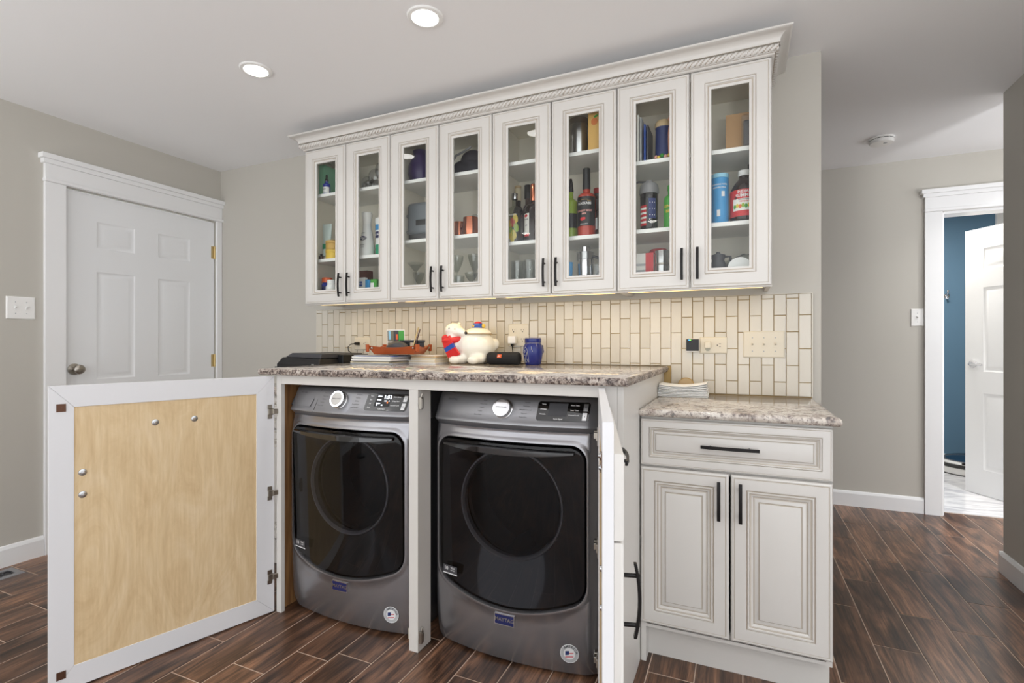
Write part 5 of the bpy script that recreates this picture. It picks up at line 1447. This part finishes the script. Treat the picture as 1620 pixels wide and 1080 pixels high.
bb = carton('bamboo_box', 'upright bamboo box with an engraved peach on the top shelf', 'bamboo', -.632, -.545, -.245, -.14, z, .208, -.12)
MB().add([(-.012 + .016 * math.cos(q), -.0545, .135 + .017 * math.sin(q)) for q in [2 * PI * k / 20 for k in range(20)]], [tuple(range(20))]).build('engraved_peach', 'peach', bb)
MB().add([(-.004 + .012 * math.cos(q) * .8 + .004 * math.sin(q), -.0548, .158 + .006 * math.sin(q)) for q in [2 * PI * k / 12 for k in range(12)]], [tuple(range(12))]).build('engraved_leaf', 'green', bb)
z = sh(2, 0)
b_ = lathe_thing('lime_bottle', 'green juice bottle with black top left of the red mix', 'bottle', (-.745, -.165, z), [('body', 'lime', BOT(.036, .24, .165, .012)), ('pourer', 'black', [(.013, .235), (.014, .24), (.011, .27), (.006, .30), (0, .302)])]); label_on(b_, .0364, .055, .125, 'black', (), -.9, 1.2)
b_ = lathe_thing('cocktail_mix', 'red cocktail mix bottle with black cap and dark label', 'bottle', (-.655, -.205, z), [('body', 'tomato', BOT(.043, .235, .185, .017)), ('cap', 'black', [(.0175, .225), (.0185, .23), (.0175, .305), (.018, .307), (.018, .322), (.0165, .325)])])
label_on(b_, .0434, .048, .185, 'black', (('BLOODY MARY', .0115, .118, 'pink'), ('MIX', .012, .104, 'pink'), ('ROCKABS', .0155, .152, 'print_white'), ('BOLD & SPICY', .006, .056, 'print_white')), -1.35, 1.35)
for a, z0_, r_ in ((-.22, .080, .010), (-.02, .082, .008)): MB().add([(.0442 * math.sin(a + r_ / .044 * math.cos(q)), -.0442 * math.cos(a + r_ / .044 * math.cos(q)), z0_ + r_ * .8 * math.sin(q)) for q in [2 * PI * k / 14 for k in range(14)]], [tuple(range(14))]).build('tomato_print', 'red', b_)
MB().rings([[(.0444 * math.sin(a), -.0444 * math.cos(a), .152 + s_ * .013 + (.006 if abs(a) < .35 and s_ > 0 else 0)) for a in [-.75 + 1.5 * k / 20 for k in range(21)]][::1] for s_ in (1, .9)], None, False, False).build('logo_frame', 'gold', b_)
lathe_thing('sauce_jar', 'dark jar with a red cap behind the red cocktail mix', 'jar', (-.632, -.085, z), [('body', 'brown', BOT(.034, .24, .18, .017)), ('cap', 'red', CAPP(.021, .235, .262))])
lathe_thing('sauce_jar', 'dark jar with a brown cap beside the red-capped jar', 'jar', (-.566, -.085, z), [('body', 'brown', BOT(.030, .24, .18, .017)), ('cap', 'brown', CAPP(.021, .235, .262))])
b_ = lathe_thing('flask_bottle', 'dark round bottle with silver oval label at the right stile', 'bottle', (-.583, -.20, z), [('body', 'dark_bottle', BOT(.030, .15, .10, .012)), ('cap', 'black', CAPP(.014, .145, .168))]); label_on(b_, .0304, .03, .085, 'paper_grey', (), -1.2, -.5)
z = ZB
r = lathe_thing('cocktail_shaker', 'steel cocktail shaker jug on the bottom shelf below the red mix', 'shaker', (-.674, -.165, z), [('body', 'chrome', [(.034, 0), (.036, .003), (.042, .11), (.040, .135)]), ('collar', 'steel', CAPP(.041, .135, .172)), ('cap', 'chrome', CAPP(.026, .172, .198))])
MB().tube([(.042, 0, .15), (.070, 0, .14), (.075, 0, .10), (.060, 0, .06), (.038, 0, .05)], .007, 10).build('handle', 'black', r, 60)
lathe_thing('blue_cup', 'small blue cup left of the cocktail shaker', 'cup', (-.737, -.215, z), [('wall', 'sky', ['open', (0, 0), (.014, 0), (.017, .12), (.015, .12), (.012, .004), (0, .004)])])
for i, (x, y) in enumerate(((-.60, -.21), (-.565, -.13))):
    lathe_thing('tumbler', ('clear tumbler right of the shaker at the front', 'clear tumbler at the back right of the shaker')[i], 'glass', (x, y, z), [('wall', 'tumbler', ['open', (0, 0), (.030, 0), (.035, .10), (.0335, .10), (.029, .006), (0, .006)])])

# --- fourth cabinet
z = sh(3, 1)
def slab_thing(name, label, cat, mt, x, w, d, h, y, lean=0):
    o = MB().box(-w / 2, w / 2, -d / 2, d / 2, 0, h).build(name, mt, None, None, .0015); o.location = (x, y, z); o.rotation_euler = (0, lean, 0); return tag(o, label, cat)
slab_thing('cutting_board', 'tan wooden board standing at the left on the top shelf', 'board', 'tan', -.436, .012, .17, .262, -.16)
for i, (x, m_, h_, lb) in enumerate(((-.408, 'paper', .212, 'white slim case standing beside the tan board'), (-.396, 'paper_grey', .20, 'grey slim case second from the tan board'), (-.378, 'blue', .165, 'blue slim case third from the tan board'), (-.366, 'dark_grey', .16, 'dark slim case nearest the navy stein'))):
    slab_thing('slim_case', lb, 'case', m_, x, .0075, .13, h_, -.185, .0)['group'] = 'slim cases on the top shelf'
st_ = lathe_thing('beer_stein', 'navy stein with a figure and flowers on the top shelf', 'mug', (-.306, -.185, z), [('body', 'flag_blue', [(.034, 0), (.037, .004), (.036, .05), (.034, .15), (.036, .158)]), ('rim', 'tan', [(.035, .158), (.038, .162), (.037, .178), (.028, .190), (0, .194)])])
part(st_, 'figure', 'skin_tone', MB().tube([(.030, -.020, .03), (.034, -.022, .08), (.032, -.020, .125), (.030, -.018, .16), (.030, -.018, .185), (.030, -.016, .205)], [.009, .013, .012, .007, .011, .004], 10), 60)
for i in range(7):
    a = -1.3 + .42 * i; MB().sphere((.037 * math.sin(a), -.037 * math.cos(a), .020 + .006 * (i % 2)), .009, 8, 6).build('flower', ('green', 'pink', 'yellow')[i % 3], st_, 60)
z = sh(3, 0)
b_ = lathe_thing('shaker_bottle', 'smoky sports bottle printed with a stars and stripes flag', 'bottle', (-.366, -.205, z), [('body', 'smoke_plastic', [(.036, 0), (.038, .003), (.040, .165)]), ('lid', 'mid_grey', [(.041, .165), (.043, .168), (.043, .185), (.038, .205), (.030, .215)]), ('spout', 'mid_grey', CAPP(.014, .213, .228))])
MB().tube([(-.01, .0, .222), (-.045, -.005, .226), (-.06, -.005, .222)], .005, 8).build('carry_loop', 'dark_grey', b_, 60)
for i in range(5): label_on(b_, .0405, .020 + .020 * i, .031 + .020 * i, 'flag_red', (), -1.0 , -.15).name = 'stripe'
for i in range(4): label_on(b_, .0403, .031 + .020 * i, .040 + .020 * i, 'paper', (), -1.0, -.15).name = 'stripe'
label_on(b_, .0405, .05, .14, 'flag_blue', (), .1, .95).name = 'star_field'
for i in range(9):
    a, zz = .25 + .25 * (i % 3), .065 + .028 * (i // 3); MB().add([(.0412 * math.sin(a + .05 * math.cos(q)), -.0412 * math.cos(a + .05 * math.cos(q)), zz + .0025 * math.sin(q)) for q in [2 * PI * k / 6 for k in range(6)]], [tuple(range(6))]).build('star', 'print_white', b_)
b_ = lathe_thing('ginger_beer', 'green ginger beer bottle with yellow lettering at the door stile', 'bottle', (-.272, -.205, z), [('body', 'green', BOT(.030, .175, .13, .013)), ('cap', 'green', CAPP(.0145, .172, .196)), ('tip', 'black', CAPP(.008, .196, .21))])
label_on(b_, .0304, .006, .128, 'green', (('GINGER', .0165, .098, 'yellow'), ('BEER', .018, .076, 'yellow'), ('&', .014, .05, 'yellow')), -1.4, 1.4)
z = ZB
carton('red_carton', 'red and white carton on the bottom shelf under the flag bottle', 'paper', -.438, -.348, -.20, -.10, z, .142, 0, ((.62, 1, 0, 1, 'red'), (0, .62, .2, .27, 'paper_grey'), (0, .62, .4, .47, 'paper_grey'), (0, .62, .6, .67, 'paper_grey')))
lathe_thing('red_lid_tub', 'clear tub with a red lid behind the steel tumbler', 'tub', (-.345, -.06, z), [('tub', 'tumbler', [(.036, 0), (.040, .14)]), ('lid', 'red', [(.043, .14), (.044, .142), (.043, .17), (.036, .178)])])
lathe_thing('steel_tumbler', 'brushed steel tumbler on the bottom shelf near the right doors', 'tumbler', (-.310, -.205, z), [('body', 'steel', [(.026, 0), (.028, .003), (.029, .08)]), ('band', 'nickel', [(.029, .08), (.0305, .082), (.0305, .088), (.029, .09)]), ('top', 'steel', [(.029, .09), (.031, .143), (.030, .145)])])
z = sh(3, 1)
cb = carton('cardboard_box', 'plain brown cardboard box on the top shelf of the rightmost cabinet', 'cardboard', -.048, .075, -.19, -.06, z, .168); MB().box(-.0616, .0616, -.004, .004, .1681, .1688).build('tape', 'tan', cb)
pk = thing('wrapped_packet', 'dark item in shiny clear wrap in front of the cardboard box', 'packet', (.045, -.232, z))
part(pk, 'contents', 'dark_grey', MB().box(-.025, .025, -.012, .012, .012, .115), None, .005)
wr = MB().box(-.033, .033, -.02, .02, .0, .135); part(pk, 'wrap', 'wrap', wr, None, .008)
z = sh(3, 0)
b_ = lathe_thing('wipes_canister', 'blue wipes canister with a pale blue lid beside the juice', 'canister', (-.072, -.205, z), [('body', 'sky', [(.034, 0), (.0355, .002), (.0355, .195)]), ('lid', 'pale_blue', CAPP(.0365, .195, .214))])
label_on(b_, .0359, .03, .18, 'sky', (('CLEANING WIPES', .0085, .165, 'print_white'), ('DISINFECTING', .0085, .152, 'print_white')), -1.4, 1.4)
for x_, z_, s_ in ((.42, .125, .011), (-.1, .045, .014)): label_on(b_, .0362, z_ - s_, z_ + s_, 'print_white', (), x_ - .18, x_ + .18).name = 'panel'
b_ = lathe_thing('juice_bottle', 'large dark cherry juice bottle with red label and white cap', 'bottle', (.024, -.195, z), [('body', 'dark_bottle', [(.050, 0), (.055, .006), (.056, .02), (.056, .13), (.053, .142), (.040, .165), (.026, .182), (.0215, .19), (.0215, .198)]), ('cap', 'white', CAPP(.0245, .198, .222))])
lb_ = label_on(b_, .0565, .022, .132, 'red', (('INDIAN', .0165, .122, 'print_white'), ('SUMMER', .019, .106, 'print_white')), -1.5, 1.5)
label_on(b_, .0568, .045, .094, 'paper', (('MONTMORENCY', .0062, .090, 'print_grey'), ('100% JUICE', .0085, .082, 'red')), -.85, .85).name = 'label_panel'
for i in range(8):
    a = -.7 + .2 * i; MB().add([(.0573 * math.sin(a + .11 * math.cos(q)), -.0573 * math.cos(a + .11 * math.cos(q)), .062 + .009 * math.sin(q) + .003 * (i % 2)) for q in [2 * PI * k / 10 for k in range(10)]], [tuple(range(10))]).build('fruit_print', ('green', 'fruit_yellow', 'orange', 'lime')[i % 4], b_)
for a in (-.62, .62): MB().add([(.0575 * math.sin(a + .11 * math.cos(q)), -.0575 * math.cos(a + .11 * math.cos(q)), .098 + .006 * math.sin(q)) for q in [2 * PI * k / 10 for k in range(10)]], [tuple(range(10))]).build('cherry_print', 'maroon', b_)
lathe_thing('dark_bottle', 'dark bottle with a black cap behind the cherry juice', 'bottle', (.062, -.075, z), [('body', 'black', BOT(.036, .25, .18, .02)), ('cap', 'black', CAPP(.024, .245, .285))])
z = ZB
kt = lathe_thing('moka_pot', 'small dark pot at the left of the bottom right shelf', 'pot', (-.078, -.215, z), [('body', 'dark_grey', [(.028, 0), (.031, .004), (.031, .07), (.024, .085), (.029, .10), (.029, .108), (.010, .114), (.006, .122)])]); MB().tube([(.028, 0, .10), (.048, 0, .10), (.052, 0, .06)], .005, 8).build('handle', 'black', kt, 60)
jr = thing('glass_jar', 'clear glass jar lying on its side on the bottom right shelf', 'jar', (.006, -.14, z + .075))
MB().lathe(['o', (0, -.055), (.034, -.055), (.037, -.05), (.037, .035), (.028, .048), (.028, .058), (.0265, .058), (.0265, .047), (.035, .034), (.035, -.048), (0, -.052)][1:], 28, cap=False).xf(Matrix.Rotation(.95, 4, 'Z') @ Matrix.Rotation(1.35, 4, 'X')).build('glass_wall', 'tumbler', jr, 50)
carton('small_box', 'low wooden block under the glass jar', 'tan', -.03, .05, -.18, -.10, z, .038)
lathe_thing('white_saucer', 'white saucer leaning in front of the glass jar', 'plate', (.008, -.222, z + .046), []) if False else None
sa_ = thing('white_saucer', 'white saucer leaning in front of the glass jar', 'plate', (.006, -.235, z)); MB().lathe([(0, 0), (.02, 0), (.044, .006), (.046, .0085), (.043, .0085), (.02, .003), (0, .003)], 32).xf(Matrix.Translation((0, 0, .0455)) @ Matrix.Rotation(1.35, 4, 'X')).build('dish', 'white', sa_, 50)
slab_thing('dark_plate', 'dark plate leaning behind the small dark pot', 'plate', 'mid_grey', -.05, .006, .06, .08, -.12, .1)
